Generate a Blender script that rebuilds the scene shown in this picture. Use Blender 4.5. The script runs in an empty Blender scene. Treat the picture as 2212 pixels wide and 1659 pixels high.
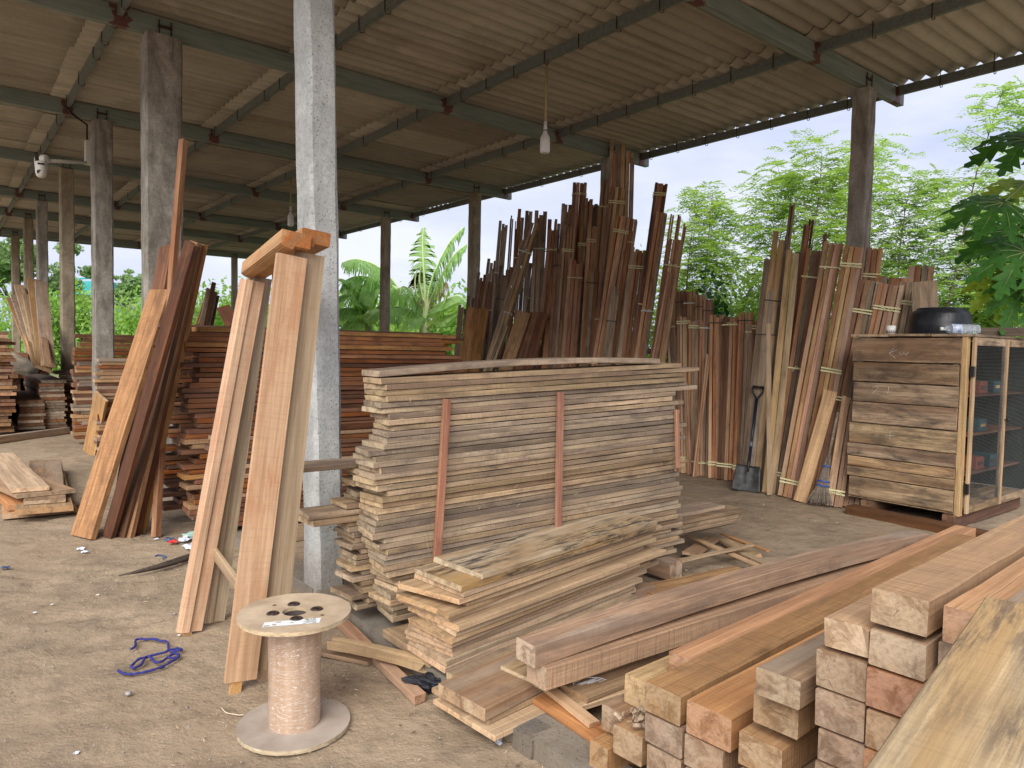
import bpy, math, random
import numpy as np
from mathutils import Vector, Matrix, noise
R = math.radians
SC = bpy.context.scene

# ------------------------------------------------------------------ camera
F_PX, PITCH, ROLL, AZ = 1574.74, 0.0489, -0.0202, 0.904   # measured on the photograph at 2212 x 1659
WV, HV, EYE = 2212, 1659, 1.5
cam_d = bpy.data.cameras.new("camera"); cam = bpy.data.objects.new("camera", cam_d)
SC.collection.objects.link(cam); SC.camera = cam
cam_d.sensor_width = 36; cam_d.lens = 36 * F_PX / WV; cam_d.clip_start = 0.05; cam_d.clip_end = 2000
cp, sp_ = math.cos(PITCH), math.sin(PITCH); cr, sr = math.cos(ROLL), math.sin(ROLL)
Xv, Uv, Fv = Vector((1, 0, 0)), Vector((0, sp_, cp)), Vector((0, cp, -sp_))
Rt, Ut = Xv * cr - Uv * sr, Xv * sr + Uv * cr
cam.matrix_world = Matrix(((Rt.x, Ut.x, -Fv.x, 0), (Rt.y, Ut.y, -Fv.y, 0), (Rt.z, Ut.z, -Fv.z, EYE), (0, 0, 0, 1)))

# ------------------------------------------------------------------ sky, sun, exposure
SC.render.resolution_x, SC.render.resolution_y = 1024, 768
SC.view_settings.view_transform = 'Standard'; SC.view_settings.look = 'None'
SC.view_settings.gamma = 1; SC.view_settings.exposure = 0.35
SUN_EL, SUN_AZ = R(38), R(192)       # azimuth from +Y clockwise: behind the camera, to the left
world = bpy.data.worlds.new("World"); SC.world = world; world.use_nodes = True
nt = world.node_tree; nt.nodes.clear()
def N(t, ty, **k):
    n = t.nodes.new(ty)
    for a, b in k.items(): setattr(n, a, b)
    return n
o = N(nt, 'ShaderNodeOutputWorld'); bg = N(nt, 'ShaderNodeBackground'); bg.inputs[1].default_value = 0.1
sky = N(nt, 'ShaderNodeTexSky', sky_type='NISHITA'); sky.sun_disc = False
sky.sun_elevation = SUN_EL; sky.sun_rotation = SUN_AZ; sky.air_density = 1.0; sky.dust_density = 2.0
tc = N(nt, 'ShaderNodeTexCoord'); mp = N(nt, 'ShaderNodeMapping'); mp.inputs['Scale'].default_value = (1.2, 1.2, 3.4)
nz = N(nt, 'ShaderNodeTexNoise'); nz.inputs['Scale'].default_value = 1.6; nz.inputs['Detail'].default_value = 8; nz.inputs['Roughness'].default_value = .58
rp = N(nt, 'ShaderNodeValToRGB'); rp.color_ramp.elements[0].position = .38; rp.color_ramp.elements[1].position = .6
rp.color_ramp.elements[0].color = (5.3, 5.9, 8.2, 1); rp.color_ramp.elements[1].color = (7.7, 7.9, 8.7, 1)
mx = N(nt, 'ShaderNodeMix', data_type='RGBA'); mx.inputs[0].default_value = .9
L = nt.links.new
L(tc.outputs['Generated'], mp.inputs[0]); L(mp.outputs[0], nz.inputs['Vector']); L(nz.outputs[0], rp.inputs[0])
L(sky.outputs[0], mx.inputs[6]); L(rp.outputs[0], mx.inputs[7]); L(mx.outputs[2], bg.inputs[0]); L(bg.outputs[0], o.inputs[0])
sd = bpy.data.lights.new("sun", 'SUN'); sd.energy = 4.2; sd.angle = R(50); sd.color = (1, .965, .9)
sun = bpy.data.objects.new("sun", sd); SC.collection.objects.link(sun)
sdir = Vector((math.sin(SUN_AZ) * math.cos(SUN_EL), math.cos(SUN_AZ) * math.cos(SUN_EL), math.sin(SUN_EL)))
sun.rotation_euler = sdir.to_track_quat('Z', 'Y').to_euler()
SC.cycles.max_bounces = 8; SC.cycles.diffuse_bounces = 5; SC.cycles.transparent_max_bounces = 12

# ------------------------------------------------------------------ finding places: a photo point to a point of the yard
SA, CA = math.sin(AZ), math.cos(AZ)
ADIR, BDIR, UP = Vector((SA, CA, 0)), Vector((-CA, SA, 0)), Vector((0, 0, 1))   # along the rafters / along the purlins
EYEP = Vector((0, 0, EYE))
def ray(u, v):
    u2 = (u - WV / 2) / F_PX; v2 = -(v - HV / 2) / F_PX
    x = u2 * cr + v2 * sr; y = -u2 * sr + v2 * cr
    return Vector((x, cp + y * sp_, y * cp - sp_))
def G(u, v, z=0.0):
    r = ray(u, v); return EYEP + r * ((z - EYE) / r.z)
def Dp(u, v, Y):
    r = ray(u, v); return EYEP + r * (Y / r.y)
def PA(u, v, a):
    r = ray(u, v); return EYEP + r * (a / r.dot(ADIR))
def PB(u, v, b):
    r = ray(u, v); return EYEP + r * (b / r.dot(BDIR))
def AB(a, b, z=0.0): return ADIR * a + BDIR * b + UP * z
def aof(p): return p.dot(ADIR)
def bof(p): return p.dot(BDIR)
def zoff(p, d): return Vector((p.x, p.y, p.z + d))

# ------------------------------------------------------------------ mesh and object helpers
COL = SC.collection
rnd = random.Random(7)
class MB:
    def __init__(s): s.v = []; s.f = []; s.m = []
    def add(s, vs, fs, mi=0):
        k = len(s.v); s.v += [tuple(v) for v in vs]; s.f += [tuple(i + k for i in f) for f in fs]; s.m += [mi] * len(fs); return s
    def box(s, c, sx, sy, sz, X=Vector((1, 0, 0)), Y=Vector((0, 1, 0)), Z=UP, mi=0):
        c = Vector(c); vs = [c + X * (sx * i / 2) + Y * (sy * j / 2) + Z * (sz * k / 2) for k in (-1, 1) for j in (-1, 1) for i in (-1, 1)]
        return s.add(vs, [(0, 2, 3, 1), (4, 5, 7, 6), (0, 1, 5, 4), (2, 6, 7, 3), (0, 4, 6, 2), (1, 3, 7, 5)], mi)
    def tube(s, pts, rad, n=8, mi=0, cap=True):
        pts = [Vector(p) for p in pts]; k = len(s.v); m = len(pts)
        rr = rad if isinstance(rad, (list, tuple)) else [rad] * m
        prev = None
        for i, p in enumerate(pts):
            d = (pts[min(i + 1, m - 1)] - pts[max(i - 1, 0)]).normalized()
            if prev is None:
                prev = d.cross(UP)
                if prev.length < 1e-3: prev = d.cross(Vector((1, 0, 0)))
            u = (prev - d * prev.dot(d)).normalized(); w = d.cross(u); prev = u
            s.v += [tuple(p + (u * math.cos(t) + w * math.sin(t)) * rr[i]) for t in [2 * math.pi * j / n for j in range(n)]]
        for i in range(m - 1):
            for j in range(n):
                a, b = k + i * n + j, k + i * n + (j + 1) % n
                s.f.append((a, b, b + n, a + n)); s.m.append(mi)
        if cap:
            s.f.append(tuple(k + j for j in reversed(range(n)))); s.f.append(tuple(k + (m - 1) * n + j for j in range(n))); s.m += [mi, mi]
        return s
    def lathe(s, prof, c=(0, 0, 0), n=32, mi=0, Z=UP, X=None):
        c = Vector(c); Z = Z.normalized(); X = (X or (Z.orthogonal())).normalized(); Y = Z.cross(X); k = len(s.v)
        for r, z in prof:
            for j in range(n):
                t = 2 * math.pi * j / n; s.v.append(tuple(c + (X * math.cos(t) + Y * math.sin(t)) * r + Z * z))
        for i in range(len(prof) - 1):
            for j in range(n):
                a, b = k + i * n + j, k + i * n + (j + 1) % n
                s.f.append((a, b, b + n, a + n)); s.m.append(mi)
        return s
    def obj(s, name, mats, parent=None, smooth=False, origin=None):
        og = Vector(origin) if origin is not None else None
        me = bpy.data.meshes.new(name)
        vs = [(v[0] - og.x, v[1] - og.y, v[2] - og.z) for v in s.v] if og is not None else s.v
        me.from_pydata(vs, [], s.f)
        mats = mats if isinstance(mats, (list, tuple)) else [mats]
        for m in mats: me.materials.append(m)
        if any(s.m): me.polygons.foreach_set('material_index', s.m)
        if smooth: me.polygons.foreach_set('use_smooth', [True] * len(me.polygons))
        me.update()
        return link(name, me, parent, og)
WM = {}
def link(name, me, parent=None, loc=None, mat=None):
    ob = bpy.data.objects.new(name, me); COL.objects.link(ob)
    W = mat.copy() if mat is not None else Matrix.Translation(Vector(loc) if loc is not None else Vector((0, 0, 0)))
    if parent is not None:
        ob.parent = parent; ob.matrix_basis = WM[parent.name].inverted() @ W
    else: ob.matrix_basis = W
    WM[ob.name] = W
    return ob
def tag(o, label=None, cat=None, group=None, kind=None):
    if label: o['label'] = label
    if cat: o['category'] = cat
    if group: o['group'] = group
    if kind: o['kind'] = kind
    return o
def empty(name, loc, label, cat, group=None):
    e = bpy.data.objects.new(name, None); COL.objects.link(e); e.location = loc; e.empty_display_size = .1
    WM[e.name] = Matrix.Translation(Vector(loc)); return tag(e, label, cat, group)

def board_mesh(name, Ln, w, t, mat, seed=0, bow=0., crook=0., rough=.0015, ch=.003, skew=0., seg=None, wane=0., ragged=0.):
    """a sawn board: length on +X from 0, width on Y centred, thickness on +Z from 0"""
    r = random.Random(seed); n = seg or max(3, min(22, int(Ln / .12)))
    h = w / 2; ch = min(ch, t * .3)
    prof = [(-h + ch, 0), (h - ch, 0), (h, ch), (h, t - ch), (h - ch, t), (-h + ch, t), (-h, t - ch), (-h, ch)]
    wn = [r.uniform(0, 1) * wane if j in (4, 5) else 0 for j in range(8)]
    vs = []; o1, o2 = r.uniform(0, 99), r.uniform(0, 99)
    for i in range(n + 1):
        s = i / n; x = s * Ln
        bz = bow * 4 * s * (1 - s); by = crook * 4 * s * (1 - s)
        for j, (y, z) in enumerate(prof):
            dx = skew * y / max(w, .01) if i in (0, n) else 0
            if ragged and i in (0, n): dx += (r.random() - .5) * ragged
            q = noise.noise(Vector((x * 5 + o1, j * .9, o2))) * rough
            vs.append((x + dx, y + by + q + (wn[j] if y < 0 else -wn[j]), z + bz + noise.noise(Vector((x * 5, j * .9 + 7, o1))) * rough))
    fs = []
    for i in range(n):
        for j in range(8):
            a, b = i * 8 + j, i * 8 + (j + 1) % 8
            fs.append((a, a + 8, b + 8, b))
    fs.append(tuple(range(8))); fs.append(tuple(n * 8 + j for j in reversed(range(8))))
    me = bpy.data.meshes.new(name); me.from_pydata(vs, [], fs); me.materials.append(mat); me.update(); return me
def frame(p, x, up):
    x = Vector(x).normalized(); y = Vector(up).cross(x).normalized(); z = x.cross(y)
    m = Matrix((x, y, z)).transposed().to_4x4(); m.translation = Vector(p); return m
SEED = [100]
def board(name, p, x, up, Ln, w, t, mat, label=None, cat=None, group=None, parent=None, **k):
    SEED[0] += 1; k.setdefault('seed', SEED[0])
    me = board_mesh(name, Ln, w, t, mat, **k)
    ob = link(name, me, parent, mat=frame(p, x, up))
    if parent is None: tag(ob, label, cat or 'plank', group)
    return ob
def between(name, p, q, up, w, t, mat, **k):
    p, q = Vector(p), Vector(q); return board(name, p, q - p, up, (q - p).length, w, t, mat, **k)
ONES = "first second third fourth fifth sixth seventh eighth ninth tenth eleventh twelfth thirteenth fourteenth fifteenth sixteenth seventeenth eighteenth nineteenth".split()
TENS = {2: "twent", 3: "thirt", 4: "fort"}
def ordw(n):
    if n < 20: return ONES[n - 1]
    a, b = divmod(n, 10)
    return TENS[a] + "ieth" if b == 0 else {2: "twenty", 3: "thirty", 4: "forty"}[a] + "-" + ONES[b - 1]

# ------------------------------------------------------------------ materials
def newmat(name):
    m = bpy.data.materials.new(name); m.use_nodes = True; t = m.node_tree; t.nodes.clear()
    o = N(t, 'ShaderNodeOutputMaterial'); b = N(t, 'ShaderNodeBsdfPrincipled'); t.links.new(b.outputs[0], o.inputs[0])
    return m, t, b, o
def mixc(t, fac, a, b, mode='MIX'):
    n = N(t, 'ShaderNodeMix', data_type='RGBA', blend_type=mode)
    for s, v in ((0, fac), (6, a), (7, b)):
        if hasattr(v, 'is_output'): t.links.new(v, n.inputs[s])
        else: n.inputs[s].default_value = v if s == 0 else (*v, 1)
    return n.outputs[2]
def ramp(t, src, p0, p1):
    n = N(t, 'ShaderNodeMapRange'); n.inputs[1].default_value = p0; n.inputs[2].default_value = p1; t.links.new(src, n.inputs[0]); return n.outputs[0]
def mth(t, op, a, b=None, c=None):
    n = N(t, 'ShaderNodeMath', operation=op)
    for i, v in enumerate((a, b, c)):
        if v is None: continue
        if hasattr(v, 'is_output'): t.links.new(v, n.inputs[i])
        else: n.inputs[i].default_value = v
    return n.outputs[0]
def tex(t, vec, scale, det=4, rough=.55, dist=0., map_=None, off=None):
    if map_ is not None:
        m = N(t, 'ShaderNodeMapping'); m.inputs['Scale'].default_value = map_; t.links.new(vec, m.inputs[0]); vec = m.outputs[0]
    n = N(t, 'ShaderNodeTexNoise'); n.inputs['Scale'].default_value = scale; n.inputs['Detail'].default_value = det
    n.inputs['Roughness'].default_value = rough; n.inputs['Distortion'].default_value = dist; t.links.new(vec, n.inputs['Vector']); return n.outputs[0]
def wood(name, c1, c2, stain=(.06, .045, .035), st=.5, end=None, val=(.75, 1.2), saw=.4, rough=.8, streak=1.0, mould=0., mouldc=(.035, .03, .028), tint=None, hue=.005):
    m, t, b, o = newmat(name); l = t.links.new
    tc = N(t, 'ShaderNodeTexCoord'); oi = N(t, 'ShaderNodeObjectInfo')
    vm = N(t, 'ShaderNodeVectorMath', operation='MULTIPLY_ADD'); cb = N(t, 'ShaderNodeCombineXYZ')
    for i, k in enumerate((37., 91., 53.)): l(mth(t, 'MULTIPLY', oi.outputs['Random'], k), cb.inputs[i])
    l(tc.outputs['Object'], vm.inputs[0]); vm.inputs[1].default_value = (1, 1, 1); l(cb.outputs[0], vm.inputs[2]); P = vm.outputs[0]
    fine = tex(t, P, 1, 5, .6, .3, (2.2, 95, 95)); broad = tex(t, P, 1, 5, .6, .8, (.9, 20, 20)); blot = tex(t, P, 1, 7, .7, .6, (3.0, 9, 9))
    col = mixc(t, ramp(t, fine, .32, .68), c1, c2)
    col = mixc(t, mth(t, 'MULTIPLY', ramp(t, broad, .38, .66), .6 * streak), col, tuple(x * .42 for x in c1))
    crk = tex(t, P, 1, 3, .6, .6, (1.1, 170, 170)); col = mixc(t, mth(t, 'MULTIPLY', ramp(t, crk, .62, .68), .55), col, tuple(x * .3 for x in c1))
    if tint: col = mixc(t, mth(t, 'MULTIPLY', ramp(t, tex(t, P, 1, 2, .5, .5, (.7, 9, 9)), .45, .62), .75), col, tint)
    col = mixc(t, mth(t, 'MULTIPLY', ramp(t, blot, .46, .68), st), col, stain)
    # knots
    vo = N(t, 'ShaderNodeTexVoronoi'); mk = N(t, 'ShaderNodeMapping'); mk.inputs['Scale'].default_value = (1.3, 5, 5); l(P, mk.inputs[0]); l(mk.outputs[0], vo.inputs['Vector']); vo.inputs['Scale'].default_value = 1.
    kn = ramp(t, vo.outputs[0], .10, .03); col = mixc(t, mth(t, 'MULTIPLY', kn, .7), col, tuple(x * .3 for x in c1))
    if mould:
        mo = tex(t, P, 1, 8, .75, .2, (5.5, 36, 36)); mb = tex(t, P, 1, 2, .5, 0, (2.0, 4, 4))
        mm = mth(t, 'MULTIPLY', ramp(t, mo, .45, .58), ramp(t, mb, .40, .56)); col = mixc(t, mth(t, 'MULTIPLY', mm, mould), col, mouldc)
    # saw marks across
    sw = N(t, 'ShaderNodeTexNoise'); sw.inputs['Scale'].default_value = 1; sw.inputs['Detail'].default_value = 3
    ms = N(t, 'ShaderNodeMapping'); ms.inputs['Scale'].default_value = (120, 6, 6); ms.inputs['Rotation'].default_value = (0, 0, .12); l(P, ms.inputs[0]); l(ms.outputs[0], sw.inputs['Vector'])
    col = mixc(t, mth(t, 'MULTIPLY', ramp(t, sw.outputs[0], .5, .68), .30 * saw), col, tuple(x * .45 for x in c1))
    # end grain
    sx = N(t, 'ShaderNodeSeparateXYZ'); l(tc.outputs['Normal'], sx.inputs[0])
    en = ramp(t, mth(t, 'ABSOLUTE', sx.outputs[0]), .75, .9)
    so = N(t, 'ShaderNodeSeparateXYZ'); l(tc.outputs['Object'], so.inputs[0])
    ec = end or tuple(x * .8 for x in c2)
    wv = N(t, 'ShaderNodeTexWave', wave_type='RINGS', rings_direction='X'); wv.inputs['Scale'].default_value = 17; wv.inputs['Distortion'].default_value = 5; wv.inputs['Detail'].default_value = 3
    mo2 = N(t, 'ShaderNodeVectorMath', operation='ADD'); l(tc.outputs['Object'], mo2.inputs[0]); l(cb.outputs[0], mo2.inputs[1]); 
    mo3 = N(t, 'ShaderNodeVectorMath', operation='MODULO'); l(mo2.outputs[0], mo3.inputs[0]); mo3.inputs[1].default_value = (.3, .3, .3); l(mo3.outputs[0], wv.inputs['Vector'])
    eb = tex(t, P, 1, 6, .7, .6, (16, 16, 16)); eh = tex(t, P, 1, 2, .5, .4, (7, 9, 9)); ef = tex(t, P, 1, 3, .6, 0, (90, 90, 90))
    e2 = mixc(t, mth(t, 'MULTIPLY', wv.outputs[1] if False else wv.outputs['Fac'], .16), ec, tuple(x * .5 for x in ec))
    e2 = mixc(t, mth(t, 'MULTIPLY', ramp(t, eh, .50, .60), .6), e2, tuple(x * .8 for x in c2)); vc = N(t, 'ShaderNodeTexVoronoi', feature='DISTANCE_TO_EDGE'); vc.inputs['Scale'].default_value = 7; va2 = N(t, 'ShaderNodeVectorMath', operation='MULTIPLY_ADD'); l(tex(t, P, 22, 3, .6), va2.inputs[0]); va2.inputs[1].default_value = (.09, .09, .09); l(P, va2.inputs[2]); l(va2.outputs[0], vc.inputs['Vector']); e2 = mixc(t, mth(t, 'MULTIPLY', mth(t, 'MULTIPLY', ramp(t, vc.outputs[0], .012, .003), ramp(t, tex(t, P, 8, 2, .5), .52, .58)), .6), e2, tuple(x * .2 for x in c1))
    e2 = mixc(t, mth(t, 'MULTIPLY', ramp(t, eb, .47, .62), .75), e2, tuple(x * .5 for x in c1)); e2 = mixc(t, mth(t, 'MULTIPLY', ramp(t, ef, .5, .7), .35), e2, tuple(x * .4 for x in ec))
    col = mixc(t, en, col, e2)
    # weathered grey dust
    hs = N(t, 'ShaderNodeHueSaturation'); r2 = mth(t, 'FRACT', mth(t, 'MULTIPLY', oi.outputs['Random'], 17.31)); r3 = mth(t, 'FRACT', mth(t, 'MULTIPLY', oi.outputs['Random'], 71.7))
    vr = N(t, 'ShaderNodeMapRange'); vr.inputs[3].default_value = val[0]; vr.inputs[4].default_value = val[1]; l(r2, vr.inputs[0]); l(vr.outputs[0], hs.inputs['Value'])
    hr = N(t, 'ShaderNodeMapRange'); hr.inputs[3].default_value = .5 - hue; hr.inputs[4].default_value = .5 + hue; l(r3, hr.inputs[0]); l(hr.outputs[0], hs.inputs['Hue'])
    sr_ = N(t, 'ShaderNodeMapRange'); sr_.inputs[3].default_value = .84; sr_.inputs[4].default_value = 1.12; l(oi.outputs['Random'], sr_.inputs[0]); l(sr_.outputs[0], hs.inputs['Saturation'])
    l(col, hs.inputs['Color']); l(hs.outputs[0], b.inputs['Base Color']); b.inputs['Roughness'].default_value = rough; b.inputs['Specular IOR Level'].default_value = .3
    bp = N(t, 'ShaderNodeBump'); bp.inputs['Strength'].default_value = .45; bp.inputs['Distance'].default_value = .004
    hsum = mth(t, 'ADD', mth(t, 'ADD', fine, mth(t, 'MULTIPLY', sw.outputs[0], saw)), mth(t, 'MULTIPLY', mth(t, 'ADD', eb, ef), mth(t, 'MULTIPLY', en, 1.0)))
    l(hsum, bp.inputs['Height']); l(bp.outputs[0], b.inputs['Normal'])
    return m
def plain(name, c, rough=.6, metal=0., var=.25, scale=8., bump=0., spec=.4, c2=None):
    m, t, b, o = newmat(name); l = t.links.new; tc = N(t, 'ShaderNodeTexCoord')
    n = tex(t, tc.outputs['Object'], scale, 6, .6); col = mixc(t, ramp(t, n, .3, .7), tuple(x * (1 - var) for x in c), c2 or tuple(min(1, x * (1 + var)) for x in c))
    l(col, b.inputs['Base Color']); b.inputs['Roughness'].default_value = rough; b.inputs['Metallic'].default_value = metal; b.inputs['Specular IOR Level'].default_value = spec
    if bump:
        bp = N(t, 'ShaderNodeBump'); bp.inputs['Strength'].default_value = .6; bp.inputs['Distance'].default_value = bump
        l(tex(t, tc.outputs['Object'], scale * 4, 6, .65), bp.inputs['Height']); l(bp.outputs[0], b.inputs['Normal'])
    return m
def leafmat(name, c, c2, trans=.45, scale=1.3):
    m, t, b, o = newmat(name); l = t.links.new; tc = N(t, 'ShaderNodeTexCoord')
    n = tex(t, tc.outputs['Object'], scale, 3, .6); n2 = tex(t, tc.outputs['Object'], scale * 9, 2, .6)
    col = mixc(t, ramp(t, n, .35, .65), c, c2); col = mixc(t, mth(t, 'MULTIPLY', ramp(t, n2, .4, .7), .5), col, tuple(x * .6 for x in c))
    l(col, b.inputs['Base Color']); b.inputs['Roughness'].default_value = .55; b.inputs['Specular IOR Level'].default_value = .25
    tr = N(t, 'ShaderNodeBsdfTranslucent'); l(mixc(t, 1., col, (1.25, 1.35, .6), 'MULTIPLY'), tr.inputs[0])
    ms = N(t, 'ShaderNodeMixShader'); ms.inputs[0].default_value = trans; l(b.outputs[0], ms.inputs[1]); l(tr.outputs[0], ms.inputs[2]); l(ms.outputs[0], o.inputs[0])
    return m
def concrete(name, c, c2, dark, damt=.5):
    m, t, b, o = newmat(name); l = t.links.new; tc = N(t, 'ShaderNodeTexCoord'); P = tc.outputs['Object']
    oi = N(t, 'ShaderNodeObjectInfo'); va = N(t, 'ShaderNodeVectorMath', operation='ADD'); cb = N(t, 'ShaderNodeCombineXYZ')
    for i, k in enumerate((13., 31., 7.)): l(mth(t, 'MULTIPLY', oi.outputs['Random'], k), cb.inputs[i])
    l(P, va.inputs[0]); l(cb.outputs[0], va.inputs[1]); P = va.outputs[0]
    a = tex(t, P, 5, 8, .65); g = tex(t, P, 60, 5, .7); s = tex(t, P, 1, 6, .65, 1.0, (5, 5, 1.1))
    col = mixc(t, ramp(t, a, .3, .7), c, c2); col = mixc(t, mth(t, 'MULTIPLY', ramp(t, s, .42, .62), damt), col, dark)
    col = mixc(t, mth(t, 'MULTIPLY', ramp(t, g, .50, .66), .4), col, tuple(x * .35 for x in c)); g2 = tex(t, P, 22, 6, .7); col = mixc(t, mth(t, 'MULTIPLY', ramp(t, g2, .50, .68), .28), col, tuple(x * .5 for x in c)); col = mixc(t, mth(t, 'MULTIPLY', ramp(t, g2, .44, .32), .2), col, tuple(min(.8, x * 1.25) for x in c2))
    sz = N(t, 'ShaderNodeSeparateXYZ'); l(tc.outputs['Object'], sz.inputs[0]); dz = ramp(t, mth(t, 'ADD', sz.outputs[2], mth(t, 'MULTIPLY', mth(t, 'SUBTRACT', a, .5), -1.0)), .42, .05)
    col = mixc(t, mth(t, 'MULTIPLY', dz, .6), col, (.19, .145, .10))
    vo = N(t, 'ShaderNodeTexVoronoi'); vo.inputs['Scale'].default_value = 38; l(P, vo.inputs['Vector']); pit = ramp(t, vo.outputs[0], .16, .08)
    col = mixc(t, mth(t, 'MULTIPLY', pit, .7), col, tuple(x * .3 for x in c))
    l(col, b.inputs['Base Color']); b.inputs['Roughness'].default_value = .9; b.inputs['Specular IOR Level'].default_value = .2
    bp = N(t, 'ShaderNodeBump'); bp.inputs['Strength'].default_value = .7; bp.inputs['Distance'].default_value = .006
    l(mth(t, 'SUBTRACT', mth(t, 'ADD', g, mth(t, 'MULTIPLY', a, 1.5)), pit), bp.inputs['Height']); l(bp.outputs[0], b.inputs['Normal']); return m

W_GREY = wood('weathered_tan_wood', (.37, .255, .155), (.59, .435, .275), (.14, .10, .075), .85, (.52, .39, .245), (.66, 1.15), 1.0, tint=(.22, .15, .10))
W_PALE = wood('fresh_tan_wood', (.44, .285, .16), (.62, .44, .27), (.24, .15, .09), .45, (.56, .35, .19), (.8, 1.15), 1.0)
W_MOULD = wood('mouldy_plank_wood', (.40, .28, .16), (.60, .48, .32), (.34, .19, .06), .9, (.5, .38, .22), (.9, 1.05), .6, mould=.95, tint=(.38, .23, .07))
W_FG = wood('smeared_foreground_wood', (.42, .31, .19), (.60, .50, .35), (.30, .21, .12), .6, (.66, .56, .40), (1, 1), .5, mould=.72, mouldc=(.07, .055, .05), tint=(.38, .25, .13), streak=1.3, hue=0.)
W_DARKRED = wood('dark_red_brown_wood', (.24, .085, .032), (.42, .165, .062), (.055, .03, .022), .7, (.25, .135, .08), (.6, 1.15), .5, tint=(.12, .05, .028))
W_ORANGE = wood('orange_brown_wood', (.37, .18, .068), (.51, .29, .125), (.15, .075, .035), .8, (.45, .22, .08), (.85, 1.1), .9)
W_BROWN = wood('chocolate_brown_wood', (.11, .05, .028), (.19, .09, .045), (.05, .03, .02), .6, (.2, .1, .05), (.8, 1.2), .4)
W_FRAME = wood('planed_frame_wood', (.50, .29, .145), (.65, .425, .24), (.40, .16, .055), .6, (.36, .14, .055), (.86, 1.08), .5, rough=.6, streak=.8)
W_FRAMEG = wood('greyish_frame_wood', (.40, .29, .18), (.56, .43, .29), (.3, .16, .08), .35, (.4, .22, .1), (.95, 1.05), .3, rough=.65)
W_RED = wood('reddish_batten_wood', (.41, .20, .10), (.60, .35, .19), (.10, .045, .028), .6, (.42, .25, .15), (.55, 1.2), .5, hue=.010, tint=(.30, .12, .06))
W_ROSE = wood('pinkish_batten_wood', (.43, .21, .105), (.58, .33, .19), (.17, .075, .04), .45, (.5, .3, .18), (.7, 1.15), .5, hue=.008, tint=(.5, .34, .23))
W_OLD = wood('old_grey_batten_wood', (.29, .205, .14), (.50, .38, .265), (.06, .045, .035), .65, (.38, .28, .19), (.5, 1.3), .5, hue=.006)
W_BEAM = wood('square_beam_wood', (.455, .255, .125), (.60, .375, .205), (.26, .155, .095), .7, (.50, .355, .225), (.74, 1.1), 1.5, tint=(.40, .23, .12))
W_BEAMO = wood('orange_beam_wood', (.46, .19, .06), (.62, .31, .12), (.3, .13, .05), .5, (.50, .27, .15), (.9, 1.1), .5)
W_BEAMG = wood('grey_brown_beam_wood', (.30, .18, .105), (.46, .295, .185), (.13, .09, .07), .6, (.48, .36, .25), (.85, 1.1), .5, tint=(.32, .25, .19))
W_CRATE = wood('cabinet_board_wood', (.34, .225, .13), (.60, .43, .26), (.09, .065, .045), .95, (.45, .32, .2), (.75, 1.15), .3, mould=.5, tint=(.17, .09, .045))
W_STRIP = wood('cabinet_post_wood', (.45, .29, .14), (.6, .43, .24), (.15, .09, .05), .5, (.5, .35, .2), (.9, 1.1), .3)
CONC = concrete('pale_concrete', (.40, .41, .40), (.60, .61, .60), (.22, .21, .19), .35)
CONCD = concrete('stained_concrete', (.25, .225, .19), (.45, .415, .365), (.07, .06, .045), .6)
CONCB = concrete('brown_stained_concrete', (.26, .21, .145), (.44, .37, .27), (.10, .075, .05), .5)
KERBM = concrete('dusty_kerb_concrete', (.24, .225, .20), (.36, .335, .29), (.15, .125, .10), .6)
BLKM = concrete('dark_block_concrete', (.11, .105, .10), (.19, .18, .165), (.06, .055, .05), .5)
W_BAT = wood('red_brown_support_batten', (.32, .13, .065), (.50, .25, .14), (.16, .06, .04), .6, None, (.85, 1.1), .3)
STRAP = plain('yellow_strap', (.60, .56, .30), .5, 0, .1); STRAPG = plain('green_strap', (.30, .38, .18), .5, 0, .1); STRAPK = plain('black_strap', (.015, .015, .02), .5)
STRAPW = plain('white_string', (.62, .64, .56), .6, 0, .1)
WHITEP = plain('white_plastic', (.72, .70, .66), .35, 0, .04); BLACKP = plain('black_plastic', (.012, .012, .014), .3); DARKMETAL = plain('dark_bolt_metal', (.075, .05, .04), .45, .6, .3, 40)
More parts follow.
